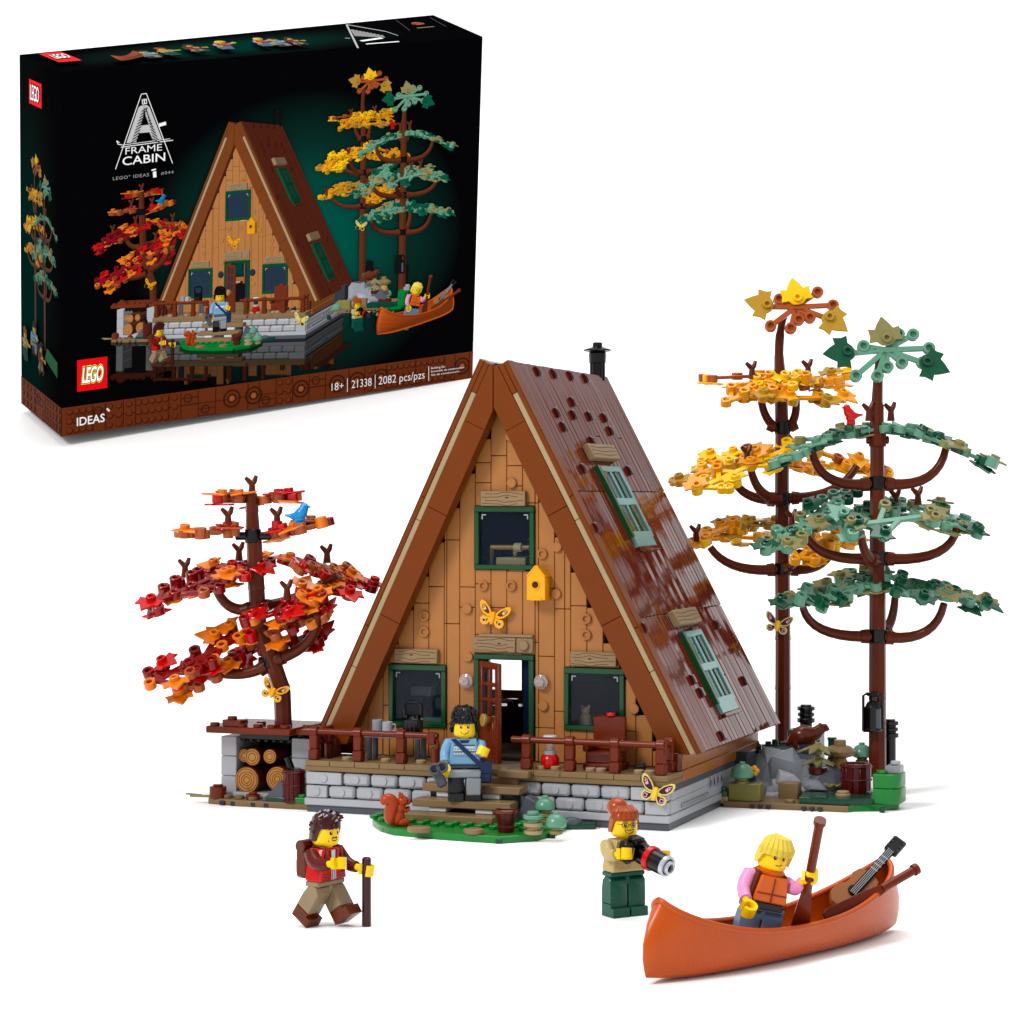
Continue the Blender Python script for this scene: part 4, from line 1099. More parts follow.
# ================================================================== small animals
def bird(px, py, D, m, s, flip, label):
    t = thing('bird', label, 'bird', at(px,py,D)); M = Matrix.Diagonal((flip*s,s,s,1))
    b = MB(M)
    b.cyl((0,0,0),.36,.22,m,n=16); b.cyl((0,0,.2),.34,.15,m,n=16)
    ctrl = [(-.95,0,.82),(-.6,0,.78),(-.3,0,.72),(0,0,.8),(.2,0,1.0),(.34,0,1.3),(.4,0,1.5),(.42,0,1.62)]
    b.tube(ctrl, [.06,.14,.3,.42,.4,.3,.26,.1], m, 14); b.ball((.34,0,1.38),(.29,.27,.28),m,14,10)
    b.ball((.02,0,.62),(.42,.36,.42),m,14,10)
    b.build('body', t)
    b = MB(M); b.lathe([(.09,0),(.05,.14),(.005,.24)],m,8,Matrix.Translation((.6,0,1.38)) @ Matrix.Rotation(R(95),4,'Y')); b.build('beak', t)
    for sy in (-1,1):
        b = MB(M); b.prism([(-.55,.72),(-.1,.62),(.2,.78),(.15,1.05),(-.2,1.02)], -.03,.03,m,M=Matrix.Translation((0,sy*.36,0)) @ Matrix.Rotation(R(90),4,'X'),ch=.01)
        b.build('wing', t)
bird(299,527.5,DL-1.2,'blue',.72,1,'bright blue bird perched on the upper branch of the red tree')
bird(851,425,DG-1.0,'red',.62,-1,'red bird perched on the upper branch of the green tree')
# squirrel
t = thing('squirrel', 'orange brown squirrel sitting at the left of the steps', 'squirrel', gtop(398,826), R(20), scale=.92)
b = MB()
b.ball((0,0,.42),(.34,.36,.45),'squirrel',16,10); b.ball((.1,-.05,.85),(.28,.28,.3),'squirrel',14,8)
b.ball((.22,-.08,1.2),(.3,.27,.27),'squirrel',16,10); b.ball((.45,-.14,1.13),(.14,.13,.12),'squirrel',10,8)
for sy in (-.17,.17): b.lathe([(.09,0),(.08,.12),(.01,.24)],'squirrel',8,Matrix.Translation((.14,sy-.05,1.4)))
for sy in (-.2,.2):
    b.tube([(.12,sy,.85),(.38,sy*1.1,.72),(.5,sy*.6,.86)],[.11,.09,.07],'squirrel',8); b.ball((.22,sy*1.3,.2),(.3,.14,.2),'squirrel',10,8)
    b.ball((.42,sy*1.2,.07),(.2,.1,.07),'squirrel',8,6)
for sy in (-1,1): b.ball((.36,-.08+sy*.2,1.24),(.06,.05,.06),'black',8,6)
b.ball((.58,-.17,1.15),(.05,.05,.04),'black',8,6)
b.tube(arc((-.05,0,.12),(-.5,0,.25),(-.34,0,.75),6)+arc((-.33,0,.82),(-.2,0,1.25),(-.5,0,1.3),6)+arc((-.56,0,1.3),(-.8,0,1.28),(-.74,0,1.05),4),[.1,.16,.24,.3,.33,.34,.34,.34,.34,.34,.33,.32,.31,.3,.28,.25,.2,.15,.06],'squirrel',14)
b.ball((.5,-.05,.84),(.1,.1,.11),'brown',8,6)
b.build('body', t)
# otter
t = thing('otter', 'brown otter standing on the rocks under the yellow tree', 'otter', at(806,749,113.6), 0)
b = MB()
b.tube([(-1.25,0,.35),(-.95,0,.3),(-.72,0,.45),(-.45,0,.62),(-.1,0,.72),(.25,0,.68),(.55,0,.82),(.8,0,1.05),(1.0,0,1.06),(1.13,0,.98)],[.05,.12,.26,.46,.54,.48,.34,.27,.21,.09],'otter',14)
for x in (-.6,.3):
    for sy in (-.24,.24): b.tube([(x,sy,.5),(x+.04,sy*1.2,.22),(x+.12,sy*1.2,.06)],[.18,.13,.1],'otter',8)
for sy in (-.17,.17): b.ball((.72,sy,1.25),(.07,.05,.07),'otter',8,6)
for sy in (-1,1): b.ball((.95,sy*.19,1.14),(.035,.03,.035),'black',6,5)
b.build('body', t)
b = MB(); b.ball((1.15,0,1.0),.05,'black',8,6); b.ball((1.05,0,.94),(.09,.12,.06),'tan',8,6); b.build('muzzle', t)
# ================================================================== toy figures
def hair_cap(parent, kind, m):
    b = MB(); n = 40; K = 13; r = random.Random(len(kind)*7+3)
    cx, cy = 0, .04
    def low(a):        # a=0 front ... pi back
        fr = abs(a)/math.pi
        if kind == 'sweep': f0 = 3.58
        elif kind == 'bun': f0 = 3.66
        else: f0 = 3.66
        if fr < .33: return f0
        if fr < .45: return f0+(3.2-f0)*(fr-.33)/.12
        return 3.2-.12*(fr-.45)
    top = {'curly':4.44,'short':4.22,'bun':4.12,'sweep':4.26}[kind]
    vs = []; fs = []
    for j in range(K+1):
        u = j/K; th = u*math.pi/2*1.0
        for i in range(n):
            a = 2*math.pi*i/n-math.pi
            lw = low(a); R0 = {'curly':.63,'sweep':.64}.get(kind,.59)
            z = lw+(top-lw)*math.cos(th) if u < 1 else lw
            rr = R0*math.sin(th)**({'sweep':.72,'bun':.6}.get(kind,.46))
            if kind == 'curly': rr *= 1+.05*math.sin(9*a+4*j)+r.uniform(-.03,.05); z += r.uniform(-.03,.05)*(u < .9)
            if kind == 'short': rr *= 1+.035*math.sin(11*a+j*.6); z += .05*math.sin(7*a+j)*(u < .8)
            if kind == 'sweep': rr *= 1+.025*math.cos(22*a+u*5)*(u > .3)+.06*(abs(a) < 1.1)*u; 
            if kind == 'bun': rr *= 1+.02*math.cos(16*a)
            vs.append((cx+rr*math.sin(a), cy-rr*math.cos(a), z))
    for j in range(K):
        for i in range(n):
            q_ = (i+1) % n; fs.append([j*n+i, (j+1)*n+i, (j+1)*n+q_, j*n+q_])
    # inner lip
    o = len(vs)
    for i in range(n):
        a = 2*math.pi*i/n-math.pi; vs.append((cx+.5*math.sin(a), cy*.5-.5*math.cos(a), low(a)+.02))
    for i in range(n): q_ = (i+1) % n; fs.append([K*n+i, o+i, o+q_, K*n+q_])
    b.add(vs, fs, m)
    if kind == 'curly':
        for i in range(130):
            a = r.uniform(-math.pi, math.pi); u = r.random()**.6; th = u*math.pi/2
            lw = low(a)+.06; z = lw+(4.46-lw)*math.cos(th); rr = .66*math.sin(th)**.5
            s = r.uniform(.06,.1); b.ball((rr*math.sin(a), cy-rr*math.cos(a), z), s, m, 7, 5)
    if kind == 'short':
        for i in range(46):
            a = r.uniform(-math.pi, math.pi); u = r.random()**.6; th = u*math.pi/2
            lw = low(a)+.1; z = lw+(4.24-lw)*math.cos(th); rr = .6*math.sin(th)**.75
            d = Vector((rr*math.sin(a), -rr*math.cos(a), 0)); p = Vector((d.x, cy+d.y, z)); tdir = Vector((.5,-.3,.12)) if z > 3.9 else Vector((.1,0,-.3))
            b.tube([p-tdir*.25, p+Vector((0,0,.04)), p+tdir*.3], [.03,.085,.02], m, 6)
    if kind == 'bun':
        b.ball((-.08,.42,4.06), (.42,.42,.38), m, 18, 12)
        for i in range(9):
            a = -1.3+i*.325; b.tube([(.545*math.sin(a), cy-.55*math.cos(a), 3.72),(.5*math.sin(a), cy-.47*math.cos(a), 3.95),(.28*math.sin(a), .02, 4.1),(-.05,.35,4.1)], [.06,.09,.1,.08], m, 8)
    if kind == 'sweep':
        for i in range(10):
            a = -1.3+i*.29
            b.tube([(.02,.2,4.2),(.42*math.sin(a), cy-.44*math.cos(a), 4.08),(.6*math.sin(a), cy-.63*math.cos(a), 3.8),(.6*math.sin(a+.03), cy-.6*math.cos(a+.03), 3.6)], [.1,.14,.13,.09], m, 8)
    return b.build('hair', parent)
def head(parent, face, yaw=0):
    M = Matrix.Rotation(yaw, 4, 'Z')
    b = MB(M); b.cyl((0,0,2.88),.27,.2,'skin',n=18)
    b.lathe([(.3,2.98),(.44,3.03),(.505,3.12),(.515,3.2),(.515,3.72),(.5,3.82),(.42,3.92),(.28,3.96),(.25,3.97),(.25,4.08)], 'skin', 32)
    RR = .52
    def dec(pts, m, r=RR): b.poly([(r*math.sin(x/RR), -r*math.cos(x/RR), z) for x, z in pts], m)
    def ell(x, z, rx, rz, m, r=RR, n=12): dec([(x+rx*math.cos(2*math.pi*i/n), z+rz*math.sin(2*math.pi*i/n)) for i in range(n)], m, r)
    def stroke(pts, w, m, r=RR):
        for (xa,za),(xb,zb) in zip(pts[:-1],pts[1:]):
            L = math.hypot(xb-xa,zb-za) or 1; nx, nz = -(zb-za)/L*w/2, (xb-xa)/L*w/2
            dec([(xa-nx,za-nz),(xb-nx,zb-nz),(xb+nx,zb+nz),(xa+nx,za+nz)], m, r)
    ez = 3.5
    for s in (-1,1):
        ell(s*.17, ez, .06, .07, 'black', .524); ell(s*.17+.018, ez+.022, .017, .02, 'white', .528)
        br = 'hairbrown' if face != 'girl' else 'gold'
        if face == 'photographer': br = 'hairorange'
        if face == 'man': br = 'black'
        stroke([(s*.09,ez+.13),(s*.17,ez+.165),(s*.27,ez+.13)], .035, br, .524)
    if face in ('man','photographer'):
        dec([(-.21,3.34),(.21,3.34),(.15,3.21),(0,3.16),(-.15,3.21)], 'maroon' if face != 'man' else 'black', .523)
        dec([(-.17,3.325),(.17,3.325),(.13,3.26),(-.13,3.26)], 'white', .526)
        if face == 'photographer': stroke([(-.17,3.325),(0,3.3),(.17,3.325)], .03, 'maroon', .529); 
    elif face == 'hiker':
        dec([(-.17,3.29),(-.1,3.36),(0,3.345),(.1,3.36),(.17,3.29),(.0,3.305)], 'hairbrown', .524)
        stroke([(-.13,3.255),(-.05,3.215),(.05,3.215),(.13,3.255)], .028, 'black', .524); stroke([(-.27,3.25),(-.25,3.17)], .02, 'hairbrown', .524)
    else:
        stroke([(-.11,3.26),(-.02,3.24),(.08,3.26),(.14,3.31)], .025, 'black', .524)
    if face == 'photographer':
        for s in (-1,1):
            pts = [(s*.17+.13*math.cos(2*math.pi*i/14), ez+.1*math.sin(2*math.pi*i/14)) for i in range(15)]; stroke(pts, .025, 'dgreen', .532)
        stroke([(-.04,ez+.02),(.04,ez+.02)], .025, 'dgreen', .532); stroke([(-.3,ez+.02),(-.5,ez+.04)], .02,'dgreen',.53); stroke([(.3,ez+.02),(.5,ez+.04)], .02,'dgreen',.53)
    return b.build('head', parent)
def figure(label, p, rz, torso, arms, legs, hips, boots, hair, face, legrot=(0,0), armrot=(0,0), armout=(0,0), yaw=0, scale=.95, tilt=None, split=None, torsofn=None):
    t = thing('toy_figure', label, 'toy figure', p, rz, scale=scale)
    if tilt:
        t.rotation_euler = (tilt[0], tilt[1], rz)
        from mathutils import Euler
        MW[t.name] = Matrix.Translation(p) @ Euler((tilt[0],tilt[1],rz)).to_matrix().to_4x4() @ Matrix.Scale(scale,4)
    Y = Matrix(((0,0,1,0),(1,0,0,0),(0,1,0,0),(0,0,0,1)))     # (y,z) outline extruded along x
    for i, s in enumerate((-1,1)):
        M = Matrix.Translation((0,0,1.3)) @ Matrix.Rotation(legrot[i],4,'X') @ Matrix.Translation((0,0,-1.3))
        b = MB(M)
        sp = .5
        up = [(.36,sp),(.36,1.05),(.30,1.38),(.12,1.55),(-.1,1.55),(-.28,1.38),(-.3,1.15),(-.3,sp)]
        bo = [(-.5,0),(.36,0),(.36,sp),(-.3,sp),(-.3,.36),(-.5,.36)]
        x0, x1 = (s*.03, s*.79) if s > 0 else (s*.79, s*.03)
        b.prism(up, x0, x1, legs if not isinstance(legs,tuple) else legs[i], M=Y, ch=.03)
        b.prism(bo, x0, x1, boots, M=Y, ch=.03)
        b.build('leg', t)
    b = MB(); b.b2(-.78,.78,-.3,.36,1.52,1.7,hips,.04); b.b2(-.1,.1,-.28,.3,1.2,1.55,hips,.04); b.build('hips', t)
    b = MB()
    def tap(q): k = 1-(q[2]-1.7)/1.25*.28; return (q[0]*k, q[1]*(1-(q[2]-1.7)/1.25*.08), q[2])
    b.b2(-.79,.79,-.39,.39,1.71,2.93,torso,.06,fn=tap)
    if torsofn: torsofn(b, tap)
    b.build('torso', t)
    for i, s in enumerate((-1,1)):
        S = Vector((s*.62,0,2.62))
        M = Matrix.Translation(S) @ Matrix.Rotation(armout[i]*s,4,'Y') @ Matrix.Rotation(armrot[i],4,'X')
        b = MB(M)
        b.tube([(-s*.05,0,.12),(s*.12,0,.1),(s*.2,0,-.15),(s*.27,-.06,-.42),(s*.27,-.25,-.66),(s*.26,-.46,-.8)], [.2,.27,.27,.25,.235,.22], arms, 14)
        b.build('arm', t)
        hM = M @ Matrix.Translation((s*.26,-.46,-.8)) @ Matrix.Rotation(R(-52),4,'X')
        b = MB(hM)
        b.cyl((0,0,-.28),.13,.34,'skin',n=12)
        # open claw: arc in the plane across the wrist
        n = 18; prof = []
        cM = Matrix.Translation((0,-.0,-.5)) @ Matrix.Rotation(R(0),4,'X')
        vs = []; fs = []
        for k in range(n+1):
            a = R(125)+R(290)*k/n -R(180)+R(0)
            ca, sa = math.sin(a), math.cos(a)
            for ro, y in ((.30,-.2),(.30,.2),(.17,.2),(.17,-.2)): vs.append((ro*ca, y, -.5+ro*sa))
        for k in range(n):
            for e in range(4): e2 = (e+1) % 4; fs.append([k*4+e, k*4+e2, (k+1)*4+e2, (k+1)*4+e])
        fs.append([0,1,2,3]); fs.append([n*4+3,n*4+2,n*4+1,n*4])
        b.add(vs, fs, 'skin'); b.build('hand', t)
    h = head(t, face, yaw)
    hr = hair_cap(t, hair[0], hair[1])
    if yaw: 
        hr.data.transform(Matrix.Rotation(yaw,4,'Z'))
    return t
def tq(b, tap, pts, m, off=.012):     # polygon printed on the torso front
    q_ = []
    for x, z in pts: v = tap((x,-.39,z)); q_.append((v[0], v[1]-off, v[2]))
    b.poly(q_, m)
def jacket(b, tap):
    tq(b,tap,[(-.13,1.75),(.13,1.75),(.16,2.85),(-.16,2.85)],'white'); tq(b,tap,[(-.1,1.75),(-.03,1.75),(-.03,2.5),(-.1,2.5)],'jeans',.018); tq(b,tap,[(.03,1.75),(.09,1.75),(.09,2.5),(.03,2.5)],'jeans',.018)
    for s in (-1,1):
        tq(b,tap,[(s*.62,2.15),(s*.28,2.1),(s*.28,2.2),(s*.62,2.26)],'jeans',.016)
        for k in range(3): tq(b,tap,[(s*.65,1.98-k*.1),(s*.22,1.92-k*.1),(s*.22,1.95-k*.1),(s*.65,2.01-k*.1)],'maroon',.014)
        tq(b,tap,[(s*.16,2.85),(s*.34,2.85),(s*.2,2.5),(s*.13,2.5)],'maroon',.016)
def sweater(b, tap):
    tq(b,tap,[(-.34,2.88),(.34,2.88),(.22,2.74),(-.22,2.74)],'navy'); 
    for z, m in ((2.62,'navy'),(2.3,'navy')):
        tq(b,tap,[(-.62,z),(.62,z),(.62,z+.04),(-.62,z+.04)],m,.014)
    tq(b,tap,[(-.62,2.36),(.62,2.36),(.62,2.58),(-.62,2.58)],'white',.013)
    for i in range(9):
        x = -.6+i*.15; tq(b,tap,[(x,2.45),(x+.07,2.52),(x+.14,2.45),(x+.07,2.39)],'sweater',.017)
        tq(b,tap,[(x-.01,2.29),(x+.14,2.29),(x+.065,2.16)],'white',.015)
        tq(b,tap,[(x-.01,2.14),(x+.065,2.1),(x+.14,2.2),(x+.07,2.13)],'navy',.016)
def blouse(b, tap):
    r = random.Random(4)
    for i in range(70):
        x = r.uniform(-.68,.68); z = r.uniform(1.78,2.4); tq(b,tap,[(x,z),(x+.04,z+.02),(x+.02,z+.06)],'gold',.012+.0005*i)
# hiker with walking stick
p = Vector((-6.45, 77.9, .05))
hik = figure('figure in red jacket with brown backpack, striding with a walking stick', p, R(54), 'red', 'maroon', 'khaki', 'khaki', 'boot', ('short','hairbrown'), 'hiker',
             legrot=(R(34),R(-34)), armrot=(R(-48),R(-30)), armout=(R(-10),R(4)), torsofn=jacket, yaw=R(-8), scale=.92)
b = MB(); b.b2(-.62,.62,.42,1.0,1.75,2.85,'boot',.1); b.cyl((-.66,.72,2.95),.24,1.32,'brown',axis='x'); b.b2(-.4,.4,.98,1.16,1.9,2.4,'boot',.06)
for s in (-1,1): b.tube([(s*.4,.45,2.7),(s*.42,.2,3.0),(s*.42,-.3,2.95),(s*.45,-.42,2.5)],.06,'boot',8)
b.build('backpack', hik)
def hand_world(fig, s, rot, out, extra=(0,0,-.5)):
    S = Vector((s*.62,0,2.62)); M = Matrix.Translation(S) @ Matrix.Rotation(out*s,4,'Y') @ Matrix.Rotation(rot,4,'X')
    hM = M @ Matrix.Translation((s*.26,-.46,-.8)) @ Matrix.Rotation(R(-52),4,'X'); return MW[fig.name] @ hM @ Vector(extra)
hw = hand_world(hik, 1, R(-30), R(4))
t = thing('walking_stick', 'dark brown walking stick held by the striding figure', 'walking stick', (hw.x, hw.y, 0))
b = MB(); b.cyl((0,0,0),.16,hw.z+.42,'hairbrown',n=14); b.cyl((0,0,hw.z+.38),.13,.06,'hairbrown'); b.build('shaft', t)
# photographer
p = Vector((3.98, 80.0, 0))
pho = figure('figure with orange bun and glasses holding a black camera', p, R(30), 'blouse', 'blouse', 'green_trousers', 'green_trousers', 'green_trousers', ('bun','hairorange'), 'photographer',
             armrot=(R(-50),R(-44)), armout=(R(-8),R(6)), torsofn=blouse, scale=.93, yaw=R(-8))
cw = hand_world(pho, -1, R(-52), R(-8)); cm = MW[pho.name] @ Vector((0,-1.0,2.55))
t = thing('camera', 'black camera with red ringed long lens held by the photographer', 'camera', cm, R(46), scale=.98)
b = MB(Matrix.Rotation(R(14),4,'X')); b.box((-.25,.1,.05),(1.05,.5,.74),'black',.07); b.box((-.25,0,.5),(.5,.45,.2),'black',.06); b.box((-.5,-.17,.05),(.07,.05,.42),'gold',.01); b.box((-.66,-.12,.0),(.25,.2,.66),'black',.05); b.build('body', t)
Ml = Matrix.Rotation(R(16),4,'X')
b = MB(Ml); b.cyl((.05,-.1,-.02),.38,.45,'black',axis='-y',n=22); b.cyl((.05,-.66,-.02),.39,.62,'black',axis='-y',n=22); b.build('lens', t)
b = MB(Ml); b.cyl((.05,-.48,-.02),.46,.24,'red',axis='-y',n=22); b.build('ring', t)
b = MB(Ml); b.ring((.05,-1.27,-.02),.39,.29,.16,'lens_glass',axis='-y',n=22,floor='black'); b.ring((.05,-1.36,-.02),.25,.15,.2,'lens_glass',axis='-y',n=18,floor='black'); b.build('front_glass', t)
# man on the steps
p = cab(-.42, -1.75, 1.22)
p = at(464.5, 800, 101.5); p.z = 1.22
man = figure('figure in pale blue patterned sweater standing on the steps', p, R(2), 'sweater', 'sweater', 'vdgray', 'dgray', 'black', ('curly','hairblack'), 'man',
             legrot=(0,0), armrot=(R(4),R(-50)), armout=(R(-4),R(24)), torsofn=sweater)
b = MB(); b.b2(-.76,.76,-.9,-.32,1.15,1.5,'mgray',.06)
b.b2(.08,.76,-.88,-.42,.32,1.14,'mgray',.05); b.build('trouser_fold', man)
b = MB(); b.prism([(-.66,2.92),(-.42,2.96),(.86,1.75),(.7,1.6)], -.47,-.42,'navy',M=Matrix(((1,0,0,0),(0,0,1,0),(0,1,0,0),(0,0,0,1)))); 
b.b2(.7,1.26,-.5,.3,.85,1.85,'navy',.08); b.b2(.68,1.28,-.54,-.4,1.3,1.87,'navy',.05); b.build('shoulder_bag', man)
hw = hand_world(man, -1, R(4), R(-4))
t = thing('binoculars', 'dark grey binoculars held in the hand of the figure on the steps', 'binoculars', hw+Vector((-.32,-.1,-.05)), 0)
b = MB(Matrix.Rotation(R(24),4,'Y')); 
for sx, sz in ((-.17,.12),(.1,.34)): b.ring((sx,-.1,sz),.27,.16,.3,'dgray',axis='-y',n=16,floor='vdgray')
b.build('lens', t)
b = MB(Matrix.Rotation(R(-24),4,'Y')); b.box((.0,.0,-.2),(.5,.4,1.0),'dgray',.1,fn=lambda q: (q[0]*(1+.2*q[2]),q[1],q[2])); b.build('grip', t)

# ================================================================== canoe
CL = 12.5; cp = Vector((8.62, 72.8, 0)); CZ = R(44)
canoe = thing('canoe', 'long orange canoe with raised ends in the foreground', 'canoe', cp, CZ)
def station(t_, half=1.28, inset=0.0, lift=0.0):
    a = abs(t_); be = (half-inset)*max(0.0,(1-a**2.6))**.62
    zt = 1.12+1.38*a**2.3-(.02 if inset else 0); zb = .0+.22*a**6+lift
    pts = []
    for k in range(13):
        v = -1+2*k/12; s = abs(v); ang = s*math.pi/2
        yy = math.copysign(be*math.sin(ang)**.62, v) if v else 0
        zz = zb+(zt-zb)*(1-math.cos(ang))**1.15
        lean = -.55*((zz)/2.5)**2*(a**6)*(1 if t_ > 0 else -1)
        bulge = .3*math.sin(min(1,zz/2.5)*math.pi)*(a**8)*(1 if t_ > 0 else -1)
        pts.append((t_*(CL/2-inset*1.3)+lean+bulge, yy, zz))
    return pts
b = MB(); NS = 49; vs = []; fs = []
ts = [math.sin((-1+2*i/(NS-1))*math.pi/2) for i in range(NS)]
for t_ in ts: vs += station(t_)
for i in range(NS-1):
    for k in range(12): fs.append([i*13+k, i*13+k+1, (i+1)*13+k+1, (i+1)*13+k][::-1])
b.add(vs, fs, 'canoe')
b.build('hull', canoe, sharp=60)
b2_ = MB(); vs = []; fs = []
for t_ in ts: vs += station(t_, inset=.14, lift=.13)
for i in range(NS-1):
    for k in range(12): fs.append([i*13+k, i*13+k+1, (i+1)*13+k+1, (i+1)*13+k])
b2_.add(vs, fs, 'canoe'); b2_.build('inner_hull', canoe, sharp=60)
for sd in (0, 12):
    b = MB(); o_ = [Vector(station(t_)[sd]) for t_ in ts]
    b.tube([q_+Vector((0,(-.06 if q_.y > 0 else .06)*min(1,abs(q_.y)*3),.0)) for q_ in o_], .105, 'canoe', 8); b.build('gunwale', canoe, sharp=60)
b = MB(); pts = station(.9999)
b.build('stem', canoe) if False else None
# girl in the canoe
def vestless(b, tap): pass
gd = Matrix.Translation(cp) @ Matrix.Rotation(CZ,4,'Z')
gp = gd @ Vector((-1.1,.22,.27))
girl = figure('blond figure in orange life vest standing in the canoe', gp, R(12), 'boot', 'pink', 'jeans', 'jeans', 'jeans', ('sweep','hairblond'), 'girl',
              armrot=(R(-8),R(-82)), armout=(R(2),R(12)), yaw=R(6), tilt=(R(3),R(13)), scale=.90)
b = MB(); 
def tap2(q_): k = 1-(q_[2]-1.7)/1.25*.28; return (q_[0]*k, q_[1], q_[2])
b.b2(-.62,.7,-.62,-.4,1.9,2.85,'vest',.09,fn=tap2); b.b2(-.6,.6,.4,.58,1.95,2.85,'vest',.08,fn=tap2)
b.lathe([(.3,2.84),(.52,2.86),(.56,2.96),(.48,3.03),(.34,3.02)],'vest',20,cap=False)
b.b2(.02,.07,-.66,-.55,1.92,2.8,'canoe_in',.01,fn=tap2); b.b2(-.6,.68,-.65,-.6,2.2,2.25,'canoe_in',.01,fn=tap2)
b.b2(-.5,.6,-.5,-.36,1.62,1.88,'black',.05,fn=tap2)
b.build('life_vest', girl)
def oar(name, A, Bp, label, blade, yv=(0,1,.2)):
    A = Vector(A); Bp = Vector(Bp); M = frame(A, Bp-A, yv); L = (Bp-A).length
    t = thing(name, label, 'paddle', A); Mi = Matrix.Translation(A).inverted()
    b = MB(Mi @ M); b.tube([(0,0,0),(L-blade,0,0)], .15, 'redbrown', 12); b.tube([(-.05,0,0),(.12,0,0)],.2,'redbrown',12); b.build('shaft', t)
    b = MB(Mi @ M @ Matrix.Rotation(R(90),4,'X')); b.prism([(L-blade-.1,-.14),(L-blade*.7,-.24),(L-.2,-.34),(L,-.26),(L,.26),(L-.2,.34),(L-blade*.7,.24),(L-blade-.1,.14)], -.07,.07,'redbrown',ch=.03); b.build('blade', t)
gw = hand_world(girl, 1, R(-82), R(12))
best_ = None
for i_ in range(60):
    lo_ = gd @ Vector((-1.4+i_*.04, -.45, .42)); k_ = (EYE-(816-CY)/F*(gw.y)-lo_.z)/(gw.z-lo_.z); pt_ = lo_+(gw-lo_)*k_
    e_ = abs(CX+F*pt_.x/pt_.y-820)
    if best_ is None or e_ < best_[0]: best_ = (e_, lo_, pt_)
e_, lo_, pt_ = best_; print('paddle', e_, [CX+F*lo_.x/lo_.y, CY-F*(lo_.z-EYE)/lo_.y], [CX+F*gw.x/gw.y, CY-F*(gw.z-EYE)/gw.y])
b = MB(); b.b2(-1.7,-.4,-.6,.7,.16,.24,'canoe_in',.03); b.build('seat', canoe)
oar('paddle', pt_, lo_, 'brown paddle held upright by the figure in the canoe', 2.2)
oar('paddle', at(916,869,75.6), at(826,921,74.0), 'brown paddle lying across the right end of the canoe', 2.4, yv=(.3,1,0))
# guitar
A = at(849,899,75.6); Bg = at(894,849,77.2)
M = frame(A, Bg-A, Vector((-.15,-1,.45)).cross(Bg-A)); L = (Bg-A).length
t = thing('guitar', 'brown guitar with black neck leaning in the right end of the canoe', 'guitar', A); Mi = Matrix.Translation(A).inverted()
out = [(x_*.8,y_*.8) for x_,y_ in [(-.7,0),(-.65,.5),(-.3,.78),(.15,.78),(.5,.55),(.8,.5),(1.1,.62),(1.5,.5),(1.65,.15),(1.65,-.15),(1.5,-.5),(1.1,-.62),(.8,-.5),(.5,-.55),(.15,-.78),(-.3,-.78),(-.65,-.5)]]
b = MB(Mi @ M); b.prism(out, -.18, .16, 'guitar_wood', ch=.04); b.build('body', t)
b = MB(Mi @ M); b.box((2.0,0,.2),(L-1.2,.3,.12),'black',.03); 
b.box(((L+.8)/2,0,.1),(L-.9,.26,.16),'redbrown',.03); b.build('neck', t) if False else None
b = MB(Mi @ M); x0_, x1_ = .1, L-.3; b.b2(x0_,x1_,-.15,.15,.17,.27,'black',.02); b.b2(1.0,x1_,-.13,.13,-.02,.17,'guitar_wood',.03); b.cyl((.3,0,.15),.25,.06,'black',n=18)
for s_ in (-.09,-.03,.03,.09):
    b.b2(x0_,x1_,s_-.01,s_+.01,.272,.284,'lgray',.002)
n_ = int((x1_-1.4)/.22)
for k in range(n_): b.b2(1.4+k*.22,1.44+k*.22,-.14,.14,.272,.28,'lgray',.002)
b.build('neck', t)
b = MB(Mi @ M); b.box((L,0,.16),(.7,.5,.24),'black',.05); 
for s_ in (-1,1):
    for k in (-.2,.0,.2): b.cyl((L+k,s_*.2,.26),.05,.08,'vdgray',n=8)
b.build('headstock', t)
# ================================================================== the printed carton
# fitted pose: right, back and up directions of a 44 x 35 x 10 cm carton leaning on the sloping backdrop
CU = Vector((0.83820586, 0.51790398, 0.17084031)); CV = Vector((-0.54186899, 0.75557025, 0.36809182)); CW = Vector((0.06155437, -0.40110979, 0.91395952))
CO = Vector((-41.6763, 210, 5.6132+EYE)); BW, BD, BH = 44.196, 9.885, 34.589
corner_px = {(0,1,1):(19.5,54.7),(1,1,1):(433.2,15),(1,0,1):(482.6,36.7),(0,0,1):(60.5,71.5),(0,0,0):(61.6,436.7),(0,1,0):(21.5,403.3),(1,0,0):(472.2,377.8),(1,1,0):(425,352)}
CORN = {}
EY = Vector((0,0,EYE))
def on_plane(px, py, p0, n):
    d = at(px,py,100)-EY; return EY+d*((p0-EY).dot(n)/d.dot(n))
for k in ((0,0,0),(1,0,0),(0,0,1),(1,0,1)): CORN[k] = on_plane(*corner_px[k], CO, CV)
CORN[0,1,1] = at(*corner_px[0,1,1], (CO+CV*BD+CW*BH).y)
nl_ = (CORN[0,0,1]-CORN[0,0,0]).cross(CORN[0,1,1]-CORN[0,0,1]); CORN[0,1,0] = on_plane(*corner_px[0,1,0], CORN[0,0,0], nl_)
nt_ = (CORN[1,0,1]-CORN[0,0,1]).cross(CORN[0,1,1]-CORN[0,0,1]); CORN[1,1,1] = on_plane(*corner_px[1,1,1], CORN[0,0,1], nt_)
CORN[1,1,0] = CO+CU*BW+CV*BD
def tri(u, v, w):
    s = Vector((0,0,0))
    for k, P in CORN.items():
        s += P*((u if k[0] else 1-u)*(v if k[1] else 1-v)*(w if k[2] else 1-w))
    return s
E0 = tri(0,0,0)
carton = thing('product_box', 'large black printed cardboard box with brown lower band, standing behind the cabin', 'box', E0)
def emis(nt): return
